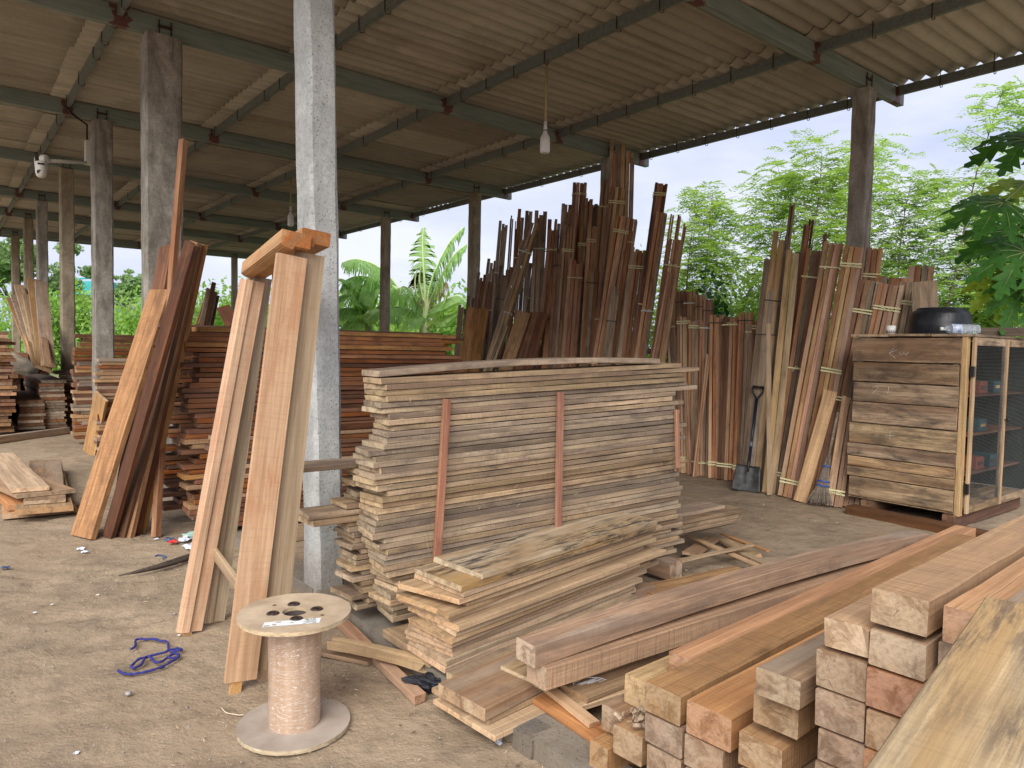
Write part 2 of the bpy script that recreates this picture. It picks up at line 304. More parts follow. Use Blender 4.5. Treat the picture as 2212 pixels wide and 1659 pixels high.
# ================================================================== GROUND
def struct(ob): ob['kind'] = 'structure'; return ob
def ground():
    def ticks(c, fine, lim):
        t = [0.]; st = fine
        while t[-1] < lim:
            if t[-1] > 5: st *= 1.09
            t.append(t[-1] + st)
        return [c - x for x in reversed(t[1:])] + [c + x for x in t]
    xs, ys = ticks(-.5, .036, 400), ticks(4.5, .036, 400)
    fr = random.Random(21); prints = []
    for k in range(46):
        a0_, b0_ = fr.uniform(-1.6, 1.3), fr.uniform(2.2, 8.5); th_ = fr.gauss(1.2, .5)
        for st_ in range(3): q = AB(a0_ + math.cos(th_) * .62 * st_ + fr.gauss(0, .05), b0_ + math.sin(th_) * .62 * st_ + (.09 if st_ % 2 else -.09)); prints.append((q.x, q.y, th_ + AZ - math.pi / 2 + fr.gauss(0, .15)))
    V = []
    for y in ys:
        for x in xs:
            d = math.hypot(x + .5, y - 4.5); f = max(0, 1 - d / 14)
            z = 0.
            if f > 0:
                p = Vector((x, y, 0))
                z = (noise.noise(p * 1.1) * .016 + noise.noise(p * 4.2) * .011 + noise.noise(p * 9) * .006) * f - .006
                q = Vector((x, y, 0)); a, b = aof(q), bof(q)
                tr = math.sin((b - 6.3 + .9 * (a + 1)) * 26) * math.exp(-((b - 6.5 + .9 * (a + .6)) / .35) ** 2) * math.exp(-((a + .2) / .9) ** 2)
                z += tr * .008
            if f > .3:
                for (px_, py_, pa_) in prints:
                    dx, dy = x - px_, y - py_
                    if abs(dx) < .2 and abs(dy) < .2:
                        u_, v_ = dx * math.cos(pa_) + dy * math.sin(pa_), -dx * math.sin(pa_) + dy * math.cos(pa_); rr_ = (u_ / .14) ** 2 + (v_ / .055) ** 2
                        z += -.010 * math.exp(-rr_ ** 2) + .004 * math.exp(-(rr_ - 1.7) ** 2 * 3)
            V.append((x, y, z))
    n = len(xs); F = [(j * n + i, j * n + i + 1, (j + 1) * n + i + 1, (j + 1) * n + i) for j in range(len(ys) - 1) for i in range(n - 1)]
    me = bpy.data.meshes.new('ground'); me.from_pydata(V, [], F); me.polygons.foreach_set('use_smooth', [True] * len(F))
    m, t, b, o = newmat('packed_dirt'); l = t.links.new; tc = N(t, 'ShaderNodeTexCoord'); P = tc.outputs['Object']
    a = tex(t, P, .7, 6, .6, .4); g = tex(t, P, 9, 7, .68); s = tex(t, P, 70, 4, .7); w = tex(t, P, 2.6, 5, .6, .8)
    col = mixc(t, ramp(t, a, .3, .7), (.262, .195, .13), (.38, .292, .205)); col = mixc(t, mth(t, 'MULTIPLY', ramp(t, w, .5, .68), .6), col, (.175, .135, .098))
    col = mixc(t, mth(t, 'MULTIPLY', ramp(t, g, .5, .7), .45), col, (.14, .105, .075)); col = mixc(t, mth(t, 'MULTIPLY', ramp(t, s, .58, .72), .4), col, (.47, .38, .27)); 
    s2 = tex(t, P, 110, 3, .7); col = mixc(t, mth(t, 'MULTIPLY', ramp(t, s2, .58, .7), .5), col, (.09, .07, .055))
    # beyond the yard the soil is grown over
    sx = N(t, 'ShaderNodeSeparateXYZ'); l(P, sx.inputs[0]); far = ramp(t, mth(t, 'ADD', sx.outputs[1], mth(t, 'MULTIPLY', a, 6.)), 30, 36)
    col = mixc(t, far, col, (.09, .15, .035))
    l(col, b.inputs['Base Color']); b.inputs['Roughness'].default_value = .95; b.inputs['Specular IOR Level'].default_value = .15
    bp = N(t, 'ShaderNodeBump'); bp.inputs['Strength'].default_value = .7; bp.inputs['Distance'].default_value = .03
    l(mth(t, 'ADD', mth(t, 'ADD', g, mth(t, 'MULTIPLY', s, .2)), w), bp.inputs['Height']); l(bp.outputs[0], b.inputs['Normal'])
    me.materials.append(m); ob = link('ground', me); struct(ob)
ground()

# ================================================================== SHED
BR = [.45, 4.047, 7.923, 11.437, 14.938, 18.774, 21.809, 25.715]       # bays
AP = [-.40, 1.39, 3.256, 5.0785, 6.959, 8.709]                        # purlins
ZR = lambda a: 4.616 - .0096 * a
SHED = empty('open_timber_shed', AB(1.79, 4.047, 0), 'open-sided shed on concrete posts with a corrugated grey-brown roof over the timber', 'shed')
FR = frame(Vector((0, 0, 0)), ADIR, UP)
def ab_obj(mb, name, mats, parent=SHED, smooth=False):
    me = bpy.data.meshes.new(name); me.from_pydata(mb.v, [], mb.f)
    mats = mats if isinstance(mats, (list, tuple)) else [mats]
    for q in mats: me.materials.append(q)
    if any(mb.m): me.polygons.foreach_set('material_index', mb.m)
    if smooth: me.polygons.foreach_set('use_smooth', [True] * len(me.polygons))
    me.update(); return link(name, me, parent, mat=FR.copy())
def roof():
    m, t, b, o = newmat('fibre_cement_sheet'); l = t.links.new; tc = N(t, 'ShaderNodeTexCoord'); P = tc.outputs['Object']
    a = tex(t, P, 1.1, 6, .6, .5); g = tex(t, P, 45, 5, .7); pch = tex(t, P, 1, 3, .6, 1., (.8, 1.6, 1))
    at = N(t, 'ShaderNodeAttribute', attribute_name='sheet')
    col = mixc(t, ramp(t, a, .3, .7), (.38, .35, .285), (.52, .485, .40)); col = mixc(t, ramp(t, at.outputs['Fac'], 0, 1), mixc(t, .55, col, (.18, .16, .12)), col)
    col = mixc(t, mth(t, 'MULTIPLY', ramp(t, pch, .62, .72), .55), col, (.58, .48, .42))
    col = mixc(t, mth(t, 'MULTIPLY', ramp(t, g, .56, .72), .45), col, (.52, .44, .33)); col = mixc(t, mth(t, 'MULTIPLY', ramp(t, g, .42, .3), .5), col, (.15, .12, .09))
    stk = tex(t, P, 1, 5, .65, .6, (.35, 7, 1)); col = mixc(t, mth(t, 'MULTIPLY', ramp(t, stk, .54, .7), .5), col, (.16, .13, .10)); mos = tex(t, P, 2.2, 7, .7); col = mixc(t, mth(t, 'MULTIPLY', ramp(t, mos, .56, .66), .35), col, (.22, .22, .14))
    l(col, b.inputs['Base Color']); b.inputs['Roughness'].default_value = .95; b.inputs['Specular IOR Level'].default_value = .1
    V = []; F = []; A = []
    r = random.Random(3)
    for j in range(5):
        a0, a1 = AP[j] - (.20 if j else .05), AP[j + 1] + (.04 if j < 4 else .10)
        b0 = .35; i = 0
        while b0 < 26.6:
            b1 = b0 + 1.0 + .07; off = r.uniform(0, .006) + (.012 if i % 2 else 0); sh = r.random(); sk = r.uniform(-.02, .02); ns = 46; na = 5; k = len(V)
            for q in range(na + 1):
                aa = a0 + (a1 - a0) * q / na + sk
                for p in range(ns + 1):
                    bb = b0 + (b1 - b0) * p / ns
                    z = ZR(aa) + .088 + .030 * (math.cos(2 * math.pi * bb / .17833) + .16 * math.cos(4 * math.pi * bb / .17833 + .8)) + off + .014 * (q / na) + r.uniform(-.0006, .0006)
                    V.append((aa, bb, z))
            for q in range(na):
                for p in range(ns):
                    u = k + q * (ns + 1) + p; F.append((u, u + 1, u + ns + 2, u + ns + 1)); A.append(sh)
            b0 += 1.0; i += 1
    me = bpy.data.meshes.new('roof'); me.from_pydata(V, [], F); me.materials.append(m); me.polygons.foreach_set('use_smooth', [True] * len(F))
    at_ = me.attributes.new('sheet', 'FLOAT', 'FACE'); at_.data.foreach_set('value', A); me.update()
    ob = link('roof', me, SHED, mat=FR.copy()); sm = ob.modifiers.new('thick', 'SOLIDIFY'); sm.thickness = .007; sm.offset = 1
roof()
def steel(name, base, base2, patches):
    m, t, b, o = newmat(name); l = t.links.new; tc = N(t, 'ShaderNodeTexCoord'); P = tc.outputs['Object']
    g = tex(t, P, 1, 5, .65, .3, (2, 30, 30)); n = tex(t, P, 14, 4, .6); col = mixc(t, ramp(t, g, .3, .7), base, base2)
    sx = N(t, 'ShaderNodeSeparateXYZ'); l(P, sx.inputs[0]); xx = mth(t, 'ADD', sx.outputs[0 if patches is AP else 1], mth(t, 'MULTIPLY', mth(t, 'SUBTRACT', n, .5), .22))
    acc = None
    for a in patches:
        c = mth(t, 'COMPARE', xx, a, .065 if patches is AP else .06); acc = c if acc is None else mth(t, 'MAXIMUM', acc, c)
    col = mixc(t, mth(t, 'MULTIPLY', acc, .9), col, (.11, .026, .018)); l(col, b.inputs['Base Color']); b.inputs['Roughness'].default_value = .6; b.inputs['Metallic'].default_value = .0
    return m
RAFT = steel('painted_rafter_steel', (.13, .165, .15), (.24, .275, .25), AP); PURL = steel('painted_purlin_steel', (.09, .105, .10), (.17, .19, .18), BR)
for i, b in enumerate(BR):
    mb = MB(); n = 1
    a0, a1 = AP[0] - .05, 8.87
    for (yy, zz, w, h) in ((b - .035, -.03, .007, .18), (b, .057, .076, .006), (b, -.117, .076, .006), (b + .035, -.03, .007, .18)):
        pts = [];
        for a in (a0, a1):
            for (dy, dz) in ((-w / 2, -h / 2), (w / 2, -h / 2), (w / 2, h / 2), (-w / 2, h / 2)): pts.append((a, yy + dy, ZR(a) + zz + dz))
        mb.add(pts, [(0, 1, 5, 4), (1, 2, 6, 5), (2, 3, 7, 6), (3, 0, 4, 7), (0, 3, 2, 1), (4, 5, 6, 7)])
    rf = ab_obj(mb, 'rafter', RAFT)
    # the bolts and brackets holding the rafter on its posts
    for a in (1.79, 8.02):
        if b < 1: continue
        mk = MB()
        for d in (-.055, .055): mk.tube([(a + d, b - .05, ZR(a) - .21), (a + d, b - .05, ZR(a) + .03)], .006, 6)
        mk.box((a, b - .048, ZR(a) - .03), .13, .006, .03)
        ab_obj(mk, 'bracket', DARKMETAL, rf)
mbk = None
for a in AP:
    mb = MB(); z = ZR(a)
    lo = .38
    for (dx, dz, w, h) in ((-.022, 0, .004, .10), (0, .048, .045, .004), (0, -.048, .045, .004), (.021, .036, .003, .02), (.021, -.036, .003, .02)):
        mb.box((a + dx, (26.4 + lo) / 2, z + .006 + dz), w, 26.4 - lo, h)
    pu = ab_obj(mb, 'purlin', PURL)
    mh = MB(); b = 1.6 + (a * 7 % 1) * .4
    while b < 20:
        if min(abs(b - x) for x in BR) > .15:
            mh.tube([(a - .03, b, z + .17), (a - .03, b, z - .055), (a - .01, b, z - .075), (a + .03, b, z - .06), (a + .034, b, z - .03)], .0045, 5)
        b += .52 if b < 9 else 1.04
    ho = ab_obj(mh, 'hook_bolts', DARKMETAL, pu); ho['kind'] = 'stuff'
mb = MB(); mb.box((4.2, 26.15, ZR(4) - .04), 9.4, .06, .17); ab_obj(mb, 'end_beam', RAFT)
# posts
def post(a, b, sx, sy, top, mat, holes=False, lean=0., rough=.004, ch=.02):
    r = random.Random(int(a * 100 + b * 10)); nseg = 26; V = []; F = []
    hx, hy = sx / 2, sy / 2
    prof = [(-hx + ch, -hy), (hx - ch, -hy), (hx, -hy + ch), (hx, hy - ch), (hx - ch, hy), (-hx + ch, hy), (-hx, hy - ch), (-hx, -hy + ch)]
    for i in range(nseg + 1):
        z = -.1 + (top + .1) * i / nseg
        for j, (x, y) in enumerate(prof):
            e = r.uniform(-rough, rough); V.append((a + x + e + lean * z, b + y + r.uniform(-rough, rough), z + (r.uniform(-.03, .01) if i == nseg else 0)))
    for i in range(nseg):
        for j in range(8):
            u, v = i * 8 + j, i * 8 + (j + 1) % 8; F.append((u, v, v + 8, u + 8))
    F.append(tuple(nseg * 8 + j for j in range(8)))
    mb = MB(); mb.add(V, F); p = ab_obj(mb, 'pillar', mat)
    if holes:
        for k in range(6):
            mh = MB(); mh.lathe([(0, 0), (.009, 0), (.011, -.002)], (a + .012, b - hy - .001, 1.9 + k * .38), 8, Z=Vector((0, -1, 0))); ab_obj(mh, 'bolt_hole', BLACKP, p)
    return p
PIL = []
for i, b in enumerate(BR[1:]):
    PIL.append(post(1.79 - (.025 if i == 1 else 0), b, [.17, .34, .24, .21, .2, .2, .2][i], [.21, .24, .26, .24, .24, .24, .24][i], ZR(1.79) - .13, [CONC, CONCD, CONCD, CONCB, CONCD, CONCB, CONCB][i], lean=(-.026 if i == 0 else 0)))
for i, b in enumerate(BR[1:]):
    post(8.02, b, .17, .19, ZR(8.02) - .13, [CONCD, CONCD, CONCB, CONCB, CONCD, CONCB, CONCB][i], holes=(i in (2, 3)), ch=.008)
# pit in the near pillar
mk = MB(); mk.lathe([(0, 0), (.008, 0), (.012, -.003)], (1.80, BR[1] - .123, 3.55), 10, Z=Vector((0, -1, 0))); ab_obj(mk, 'drilled_hole', BLACKP, PIL[0])
# kerb of the floor
mb = MB()
for k in range(27):
    b0 = -1 + k; mb.box((1.775 + .004 * math.sin(k * 2.1), b0 + .4995, .02), .15, .999, .11 + .004 * math.sin(k * 3.3))
ab_obj(mb, 'footing_beam', KERBM)
# letters painted on the third pillar
def text_obj(body, size, mat, p, x, up, parent, name='lettering', thick=.001, align='CENTER'):
    cu = bpy.data.curves.new(name, 'FONT'); cu.body = body; cu.size = size; cu.extrude = thick; cu.align_x = align
    ob = bpy.data.objects.new(name, cu); COL.objects.link(ob)
    dg = bpy.context.evaluated_depsgraph_get(); me = bpy.data.meshes.new_from_object(ob.evaluated_get(dg)); bpy.data.objects.remove(ob); me.materials.clear(); me.materials.append(mat)
    return link(name, me, parent, mat=frame(p, x, up.cross(Vector(x)) * -1 if False else Vector(x).cross(up)))
PAINT = plain('faded_ochre_paint', (.10, .075, .015), .8, 0, .4, 60)
text_obj('U', .12, PAINT, AB(1.79, BR[3] - .125, 1.86), ADIR, UP, PIL[2]); text_obj('203', .115, PAINT, AB(1.79, BR[3] - .125, 1.70), ADIR, UP, PIL[2])

# ================================================================== LAMPS, CAMERA
def lamp(p_top, z_neck, z_bot, label):
    e = empty('hanging_bulb', p_top, label, 'lamp', 'bulbs hanging from the purlins'); x, y = p_top.x, p_top.y
    H = z_neck - z_bot; CORD = plain('yellowed_cable', (.36, .29, .13), .6)
    MB().tube([p_top, (x, y, z_neck + .05)], .011, 8).obj('cable', CORD, e, True, p_top)
    MB().tube([(x, y, p_top.z + .0), (x, y, p_top.z + .12)], .006, 6).obj('hook', DARKMETAL, e, True, p_top)
    MB().lathe([(0, .08), (.018, .08), (.02, .0), (.021, -.012)], (x, y, z_neck), 20).obj('socket', WHITEP, e, True, p_top)
    MB().lathe([(.0235, -.012), (.0235, -.022)], (x, y, z_neck), 20).obj('socket_ring', BLACKP, e, True, p_top)
    MB().lathe([(.021, -.022), (.022, -.04), (.032, -.06), (.047, -.085), (.052, -.11), (.052, -.5 * H)], (x, y, z_neck), 28).obj('bulb_body', WHITEP, e, True, p_top)
    MB().lathe([(.051, -.5 * H), (.053, -.55 * H), (.053, -.93 * H), (.046, -H), (0, -H)], (x, y, z_neck), 28).obj('diffuser', plain('milky_diffuser', (.78, .77, .76), .3, 0, .03), e, True, p_top)
pt = PA(1181, 142, 5.0785 + .03); lamp(pt, PA(1180, 278, pt.dot(ADIR)).z, PA(1180, 330, pt.dot(ADIR)).z, 'white bulb on a long yellowed cable, the nearer one, hanging right of centre')
pt = PA(628, 386, 5.0785 + .03); lamp(pt, PA(628, 455, pt.dot(ADIR)).z, PA(630, 488, pt.dot(ADIR)).z, 'small distant white bulb hanging just left of the nearest pale pillar')

pf = AB(1.69, BR[3] - .06, 0)                                  # camera arm is fixed to the third pillar
root = PA(196, 352, 1.69); head = PB(100, 347, BR[3] - .35)
CAMW = plain('camera_white_plastic', (.62, .59, .53), .4, 0, .04)
e = empty('security_camera', root, 'white security camera with antenna on a long arm fixed to the third pillar', 'camera')
MB().tube([root, head], .022, 12).obj('arm', CAMW, e, True, root)
ax = (head - root).normalized(); side = ax.cross(UP).normalized()
MB().lathe([(0, -.035), (.052, -.035), (.056, -.025), (.056, .025), (.052, .035), (0, .035)], head + ax * .03 + UP * .015, 24, Z=side).obj('bracket', CAMW, e, True, root)
hb = head + ax * .09 + UP * -.10
MB().lathe([(0, .085), (.056, .083), (.066, .068), (.066, -.01), (.063, -.06), (.052, -.097), (.03, -.116), (0, -.12)], hb, 28, Z=UP).obj('camera_body', CAMW, e, True, root)
cd = (EYEP - hb); cd.z = 0; cd.normalize(); rt = UP.cross(cd).normalized()
MB().box(hb + cd * .062 + UP * .045, .075, .016, .02, rt, cd, UP).obj('lens_bar', BLACKP, e, False, root)
MB().lathe([(0, .014), (.026, .011), (.032, 0)], hb + cd * .047 + rt * -.015 + UP * -.055, 20, Z=(cd - UP * .35).normalized()).obj('lens', BLACKP, e, True, root)
MB().tube([hb + rt * -.064 + UP * .02, hb + rt * -.07 + UP * .13], [.007, .005], 8).obj('antenna', CAMW, e, True, root)
MB().box(head + ax * .045 + UP * -.05 , .05, .05, .09, ax, side, UP).obj('mount', CAMW, e, False, root)
bx = PA(190, 330, 1.655)
e = empty('junction_box', bx, 'white plastic junction box mounted above the camera arm on the pillar', 'junction box')
MB().box(bx, .07, .13, .32, ADIR, BDIR, UP).obj('box', CAMW, e, False, bx); MB().box(bx - BDIR * .067, .05, .004, .29, ADIR, BDIR, UP).obj('lid', CAMW, e, False, bx)
zt = ZR(1.7) - .15
ob = MB().tube([bx + UP * .16 + ADIR * -.01, zoff(bx, 0) * 1 + UP * (zt - bx.z) + ADIR * -.01, AB(1.42, BR[3] - .1, zt + .03), AB(1.36, BR[3] - .1, zt + .12)], .014, 8).obj('conduit', BLACKP, None, True, bx); tag(ob, 'black cable conduit running from the rafter down to the white junction box', 'conduit')
# ================================================================== STACKS OF PLANKS
def interp(lst, y):
    for (y0, x0), (y1, x1) in zip(lst, lst[1:]):
        if y <= y1: return x0 + (x1 - x0) * (y - y0) / (y1 - y0)
    return lst[-1][1]
SR = random.Random(11)
# --- tall tan stack beside the near pillar, front column
t8 = lambda x, y: (737 + x * .33349, 1106 + y * .33349)
CORN = [827, 832, 832, 832, 826, 828, 843, 847, 850, 841, 837, 827, 804, 806, 807, 819, 807, 800, 808, 803, 798, 812, 838, 818, 803, 824, 852, 838, 833, 844, 835, 860, 864, 868, 856, 866, 858, 872, 881, 868, 876, 862]
CORN2 = [853, 855, 856, 872, 838, 860, 845, 853, 846, 845, 865, 855, 865, 857, 865, 856, 865, 872, 870, 880, 876, 876, 865, 870]
NL = 42; z0, z1 = .15, 1.345; th = (z1 - z0) / NL
FB = 3.09
for i in range(NL):
    zt = z1 - i * th; v = 820 + (1352 - 820) * i / NL
    u = CORN[i] if i < 18 else 608 + (CORN2[(i - 18) % 24] - 608)
    u = [827, 832, 832, 832, 826, 828, 843, 847, 850, 841, 837, 827, 804, 806, 807, 819, 810, 806, 812, 856 - 20, 828, 850 - 15, 838 - 6, 845 - 4, 845 - 6, 843 - 8, 846 - 16, 863 - 12, 856 - 14, 868 - 14, 857, 865 - 6, 857, 862, 870, 882, 877, 868, 865 - 5, 873 - 3, 880, 876][i] if i < 42 else u
    if i >= 18: u -= 22 * min(1, (i - 18) / 6)
    a0 = max(1.42, min(1.85, aof(PB(u, v + 4, FB))))
    yaw = SR.uniform(-.006, .006); Ln = 3.86 - a0 + SR.uniform(-.07, .07); fb = FB + SR.uniform(-.008, .012)
    if i in (1,): Ln += .16
    if i in (2, 5): Ln += .10
    if 36 < i: Ln += .05
    w = SR.uniform(.185, .205)
    lab = f'weathered tan plank, {ordw(i + 2)} from the top in the front column of the tall stack'
    board('plank', AB(a0, fb + w / 2, zt - th), ADIR + BDIR * yaw + UP * .036 * (1 - i / NL), UP, Ln, w, th * SR.uniform(.88, .975), W_GREY, lab, 'plank', 'tan planks of the tall stack', rough=.0025, ch=.002, skew=SR.uniform(-.03, .03), wane=.012 if i % 5 == 3 else 0, ragged=.006, bow=SR.uniform(-.001, .001))
p = PB(840, 812, 3.12); board('plank', AB(1.665, 3.24, 1.348), ADIR + BDIR * -.008 + UP * .037, UP, 2.02, .19, .03, W_GREY, 'tan plank bowed upward on the very top of the tall stack', 'plank', 'tan planks of the tall stack', bow=.025, rough=.002)
board('plank', AB(3.35, 3.42, 1.412), ADIR + BDIR * .01, UP, .62, .10, .025, W_GREY, 'short tan offcut lying on the top right end of the tall stack', 'plank', 'tan planks of the tall stack')
# --- back column (its ends show left of the front one)
NB = 26
for i in range(NB):
    zt = .155 + (i + 1) * th * 1.02; k = NB - i
    a0 = 1.64 + SR.uniform(-.05, .06); Ln = 2.25 + SR.uniform(-.1, .1); mtl = W_GREY
    if i < 6: Ln = 3.05 + SR.uniform(-.1, .1) + (6 - i) * .03
    if k == 1: a0 = 1.24; Ln = 2.2
    if k in (9, 10): a0 = 1.40
    w = SR.uniform(.17, .2); bb = 3.305 + w / 2 + (SR.uniform(0, .03)); 
    if k == 1: bb += .02
    board('plank', AB(a0, bb, zt - th), ADIR + BDIR * SR.uniform(-.03, .03) * (1 if k > 1 else 0), UP, Ln, w, th * SR.uniform(.88, .97), mtl,
          'long tan plank poking far out to the left across the near pillar' if k == 1 else f'weathered tan plank, {ordw(k)} from the top in the back column behind the tall stack', 'plank', 'tan planks of the tall stack', rough=.0025, ragged=.012, skew=SR.uniform(-.04, .04))
# --- upright battens on the stack
def up_batten(u0, v0, u1, v1, b, w, mat, lab, t=.02):
    p, q = PB(u1, v1, b - .06), PB(u0, v0, b - .012)
    between('batten', p, q, -BDIR, w, t, mat, label=lab, cat='batten', group='reddish battens leaning upright on the tall stack', rough=.002)
up_batten(963, 862, 940, 1235, FB, .043, W_BAT, 'red-brown batten, the left one leaning upright on the front of the tall stack')
up_batten(1208, 847, 1203, 1160, FB, .043, W_BAT, 'red-brown batten, the middle one leaning upright on the front of the tall stack')
up_batten(1459, 885, 1462, 1010, FB, .03, W_BAT, 'short reddish batten leaning at the right end of the tall stack')
# sleepers under the stacks
board('sleeper', AB(1.76, 3.12, .078), -BDIR, UP, .42, .15, .04, W_PALE, 'orange-brown flat board under the left end of the tall stack on the kerb', 'board')
board('sleeper', AB(3.75, 3.0, .02), BDIR, UP, .6, .12, .12, W_BEAMG, 'dark square sleeper under the right end of the tall stack', 'sleeper')
board('sleeper', AB(2.8, 3.0, .02), BDIR, UP, .6, .12, .12, W_BEAMG, 'dark square sleeper hidden below the middle of the tall stack', 'sleeper')

# --- small stack in front, top board mouldy
CS = [((930, 415), (2060, 60), .0), ((800, 495), (2030, 92), 0), ((810, 530), (2128, 105), .02), ((745, 590), (2065, 165), .03), ((800, 598), (2065, 190), .0), ((705, 670), (2113, 205), .09), ((710, 690), (2058, 245), .05), ((765, 756), (2142, 265), .0), ((770, 782), (1940, 375), 0), ((735, 832), (2080, 340), .02), ((725, 858), (2168, 350), 0), ((712, 892), (2100, 415), 0), ((715, 927), (2030, 465), -.01), ((705, 972), (1990, 500), 0), ((700, 1016), (2000, 520), 0)]
n = len(CS); ths = .40 / n
for i, (c, e, tw) in enumerate(CS):
    z = .505 - i * ths - .0
    P0 = G(*t8(*c), z - ths * .5); P1 = G(*t8(*e), z - ths * .5)
    d = (P1 - P0); d.z = 0; Ln = max(1.45, min(1.75, d.length)); d = ADIR * math.cos(.168) + BDIR * math.sin(.168 + SR.uniform(-.012, .012))
    d = (d + d.cross(UP) * tw * -.6).normalized(); nn = UP.cross(d)
    w = SR.uniform(.33, .36) if i < 8 else SR.uniform(.30, .32)
    lab = 'pale plank spotted with black mould on top of the small front stack' if i == 0 else f'sawn tan plank, {ordw(i + 1)} from the top of the low stack with the mouldy board'
    board('plank', P0 + nn * w / 2 + UP * (z - ths - P0.z), d, UP, Ln, w, ths * .93, W_MOULD if i < 2 else W_PALE, lab, 'plank', 'planks of the low front stack', rough=.003, ragged=.008, wane=.02 if i in (0, 3, 5) else 0, skew=SR.uniform(-.05, .05), ch=.002)
board('sleeper', AB(1.75, 2.88, .03), ADIR, UP, 1.6, .09, .07, W_BEAMG, 'dark sleeper under the back edge of the low stack', 'sleeper')
board('sleeper', AB(1.8, 2.63, .03), ADIR, UP, 1.6, .09, .07, W_BEAMG, 'dark sleeper under the front edge of the low stack', 'sleeper')

# --- dark red-brown stack behind
def stack(a0, b0, zb, n, th, w, Ln, mat, lab, group, jit=.06, cols=1, top=None, alongB=False, da=0, mats=None, cat='plank', name='plank'):
    for c in range(cols):
        for i in range(n):
            x0 = a0 + SR.uniform(-jit, jit) + da * i; L1 = Ln + SR.uniform(-jit, jit) * 1.2; ww = w * SR.uniform(.93, 1.05)
            m = mats[SR.randrange(len(mats))] if mats else mat
            cl = '' if cols == 1 else (' front row' if c == 0 else ' back row')
            lb = f'{lab[0]}, {ordw(n - i)} from the top{cl} of {lab[1]}'
            z = zb + i * th
            if alongB: board(name, AB(x0 + w / 2 + c * w * 1.06, b0 + SR.uniform(-jit, jit), z), BDIR, UP, L1, ww, th * SR.uniform(.84, .97), m, lb, cat, group, rough=.002)
            else: board(name, AB(x0, b0 + w / 2 + c * w * 1.07 + SR.uniform(-.006, .006), z), ADIR + BDIR * SR.uniform(-.008, .008), UP, L1, ww, th * SR.uniform(.84, .97), m, lb, cat, group, rough=.002, ragged=.004, wane=.008)
stack(1.52, 5.9, .12, 38, .0395, .22, 2.36, W_DARKRED, ('dark red-brown plank', 'the big dark stack'), 'planks of the big dark stack', .07, mats=[W_DARKRED, W_DARKRED, W_DARKRED, W_ORANGE, W_DARKRED])
stack(1.60, 5.52, .12, 20, .036, .2, 2.1, W_DARKRED, ('rusty brown plank', 'the lower stack before the dark stack'), 'planks of the lower brown stack', .05, mats=[W_DARKRED, W_DARKRED, W_BEAM])
stack(1.45, 6.35, .12, 41, .0372, .24, 2.75, W_DARKRED, ('deep brown plank', 'the back row of the dark stack'), 'planks behind the big dark stack', .12, mats=[W_DARKRED, W_BROWN])
board('sleeper', AB(1.9, 5.35, .0), ADIR, UP, 2.6, .1, .11, W_PALE, 'pale squared sleeper lying before the dark stack behind the near pillar', 'sleeper')
# --- stacks further back on the left
stack(1.66, 12.7, .1, 22, .068, .3, 2.4, W_DARKRED, ('thick dark board', 'the farther dark stack behind the third pillar'), 'boards of the farther dark stack', .08)
stack(1.60, 10.5, .08, 27, .044, .2, 1.6, W_BEAM, ('light brown plank', 'the stack left of the orange planks'), 'planks of the stack left of the orange planks', .05, mats=[W_BEAM, W_BEAMG, W_DARKRED])
stack(1.54, 11.95, .08, 22, .05, .22, 1.5, W_BEAM, ('brown plank', 'the stack beside the third pillar'), 'planks of the stack beside the third pillar', .06, mats=[W_BEAM, W_DARKRED, W_OLD])
stack(1.52, 14.1, .08, 15, .06, .22, 1.6, W_DARKRED, ('dark brown plank', 'the far stack between two pillars'), 'planks of the far stack between two pillars', .08, mats=[W_DARKRED, W_OLD])
stack(1.24, 13.5, .1, 17, .044, .34, 2.6, W_BEAMG, ('wide grey-brown board', 'the wide far stack on the left'), 'boards of the wide far stack', .02, alongB=True, mats=[W_OLD, W_OLD, W_DARKRED])
stack(.95, 13.4, .1, 9, .05, .34, 2.6, W_BROWN, ('wide dark board', 'the low stack beside the wide far stack'), 'boards of the low dark far stack', .02, alongB=True, mats=[W_OLD, W_BROWN])
stack(.50, 13.1, .1, 30, .05, .36, 2.6, W_DARKRED, ('red-brown board', 'the tall stack cut by the left edge'), 'boards of the tall stack at the left edge', .06, alongB=True, mats=[W_DARKRED, W_RED, W_BROWN])
between('sleeper', G(-40, 962, .0), G(145, 936, .0), UP, .1, .1, W_BEAMG, label='long grey sleeper on the dirt before the far left stacks', cat='sleeper')
# things far back at the left edge: red squared timbers, a grey log, leaning boards
for i in range(15):
    r_, c_ = divmod(i, 5); p = AB(.95 + c_ * .16 + .07 * (r_ % 2), 16.6, .3 + .15 * r_ + .45 * (i > -1))
    board('squared_timber', p, BDIR + UP * 0, UP, 2.6, .14, .14, W_DARKRED, f'dark red squared timber, {ordw(c_ + 1)} from the left in the {["bottom", "middle", "top"][r_]} row behind the wide stack', 'timber', 'dark red squared timbers far left')
for k in range(4):
    board('sleeper', AB(.85 + k * .28, 16.9, .0), BDIR, UP, 1.6, .2, .74, W_BROWN, f'{ONES[k]} dark block from the left under the red squared timbers', 'sleeper')
def far_board(u0, v0, u1, v1, a0, a1, w, t, mat, lab, grp, up=None):
    q = PA(u1, v1, a1); z = max(0, 0); p = PA(u0, v0, a0)
    between('board', p, q, up or -BDIR, w, t, mat, label=lab, cat='board', group=grp, rough=.003)
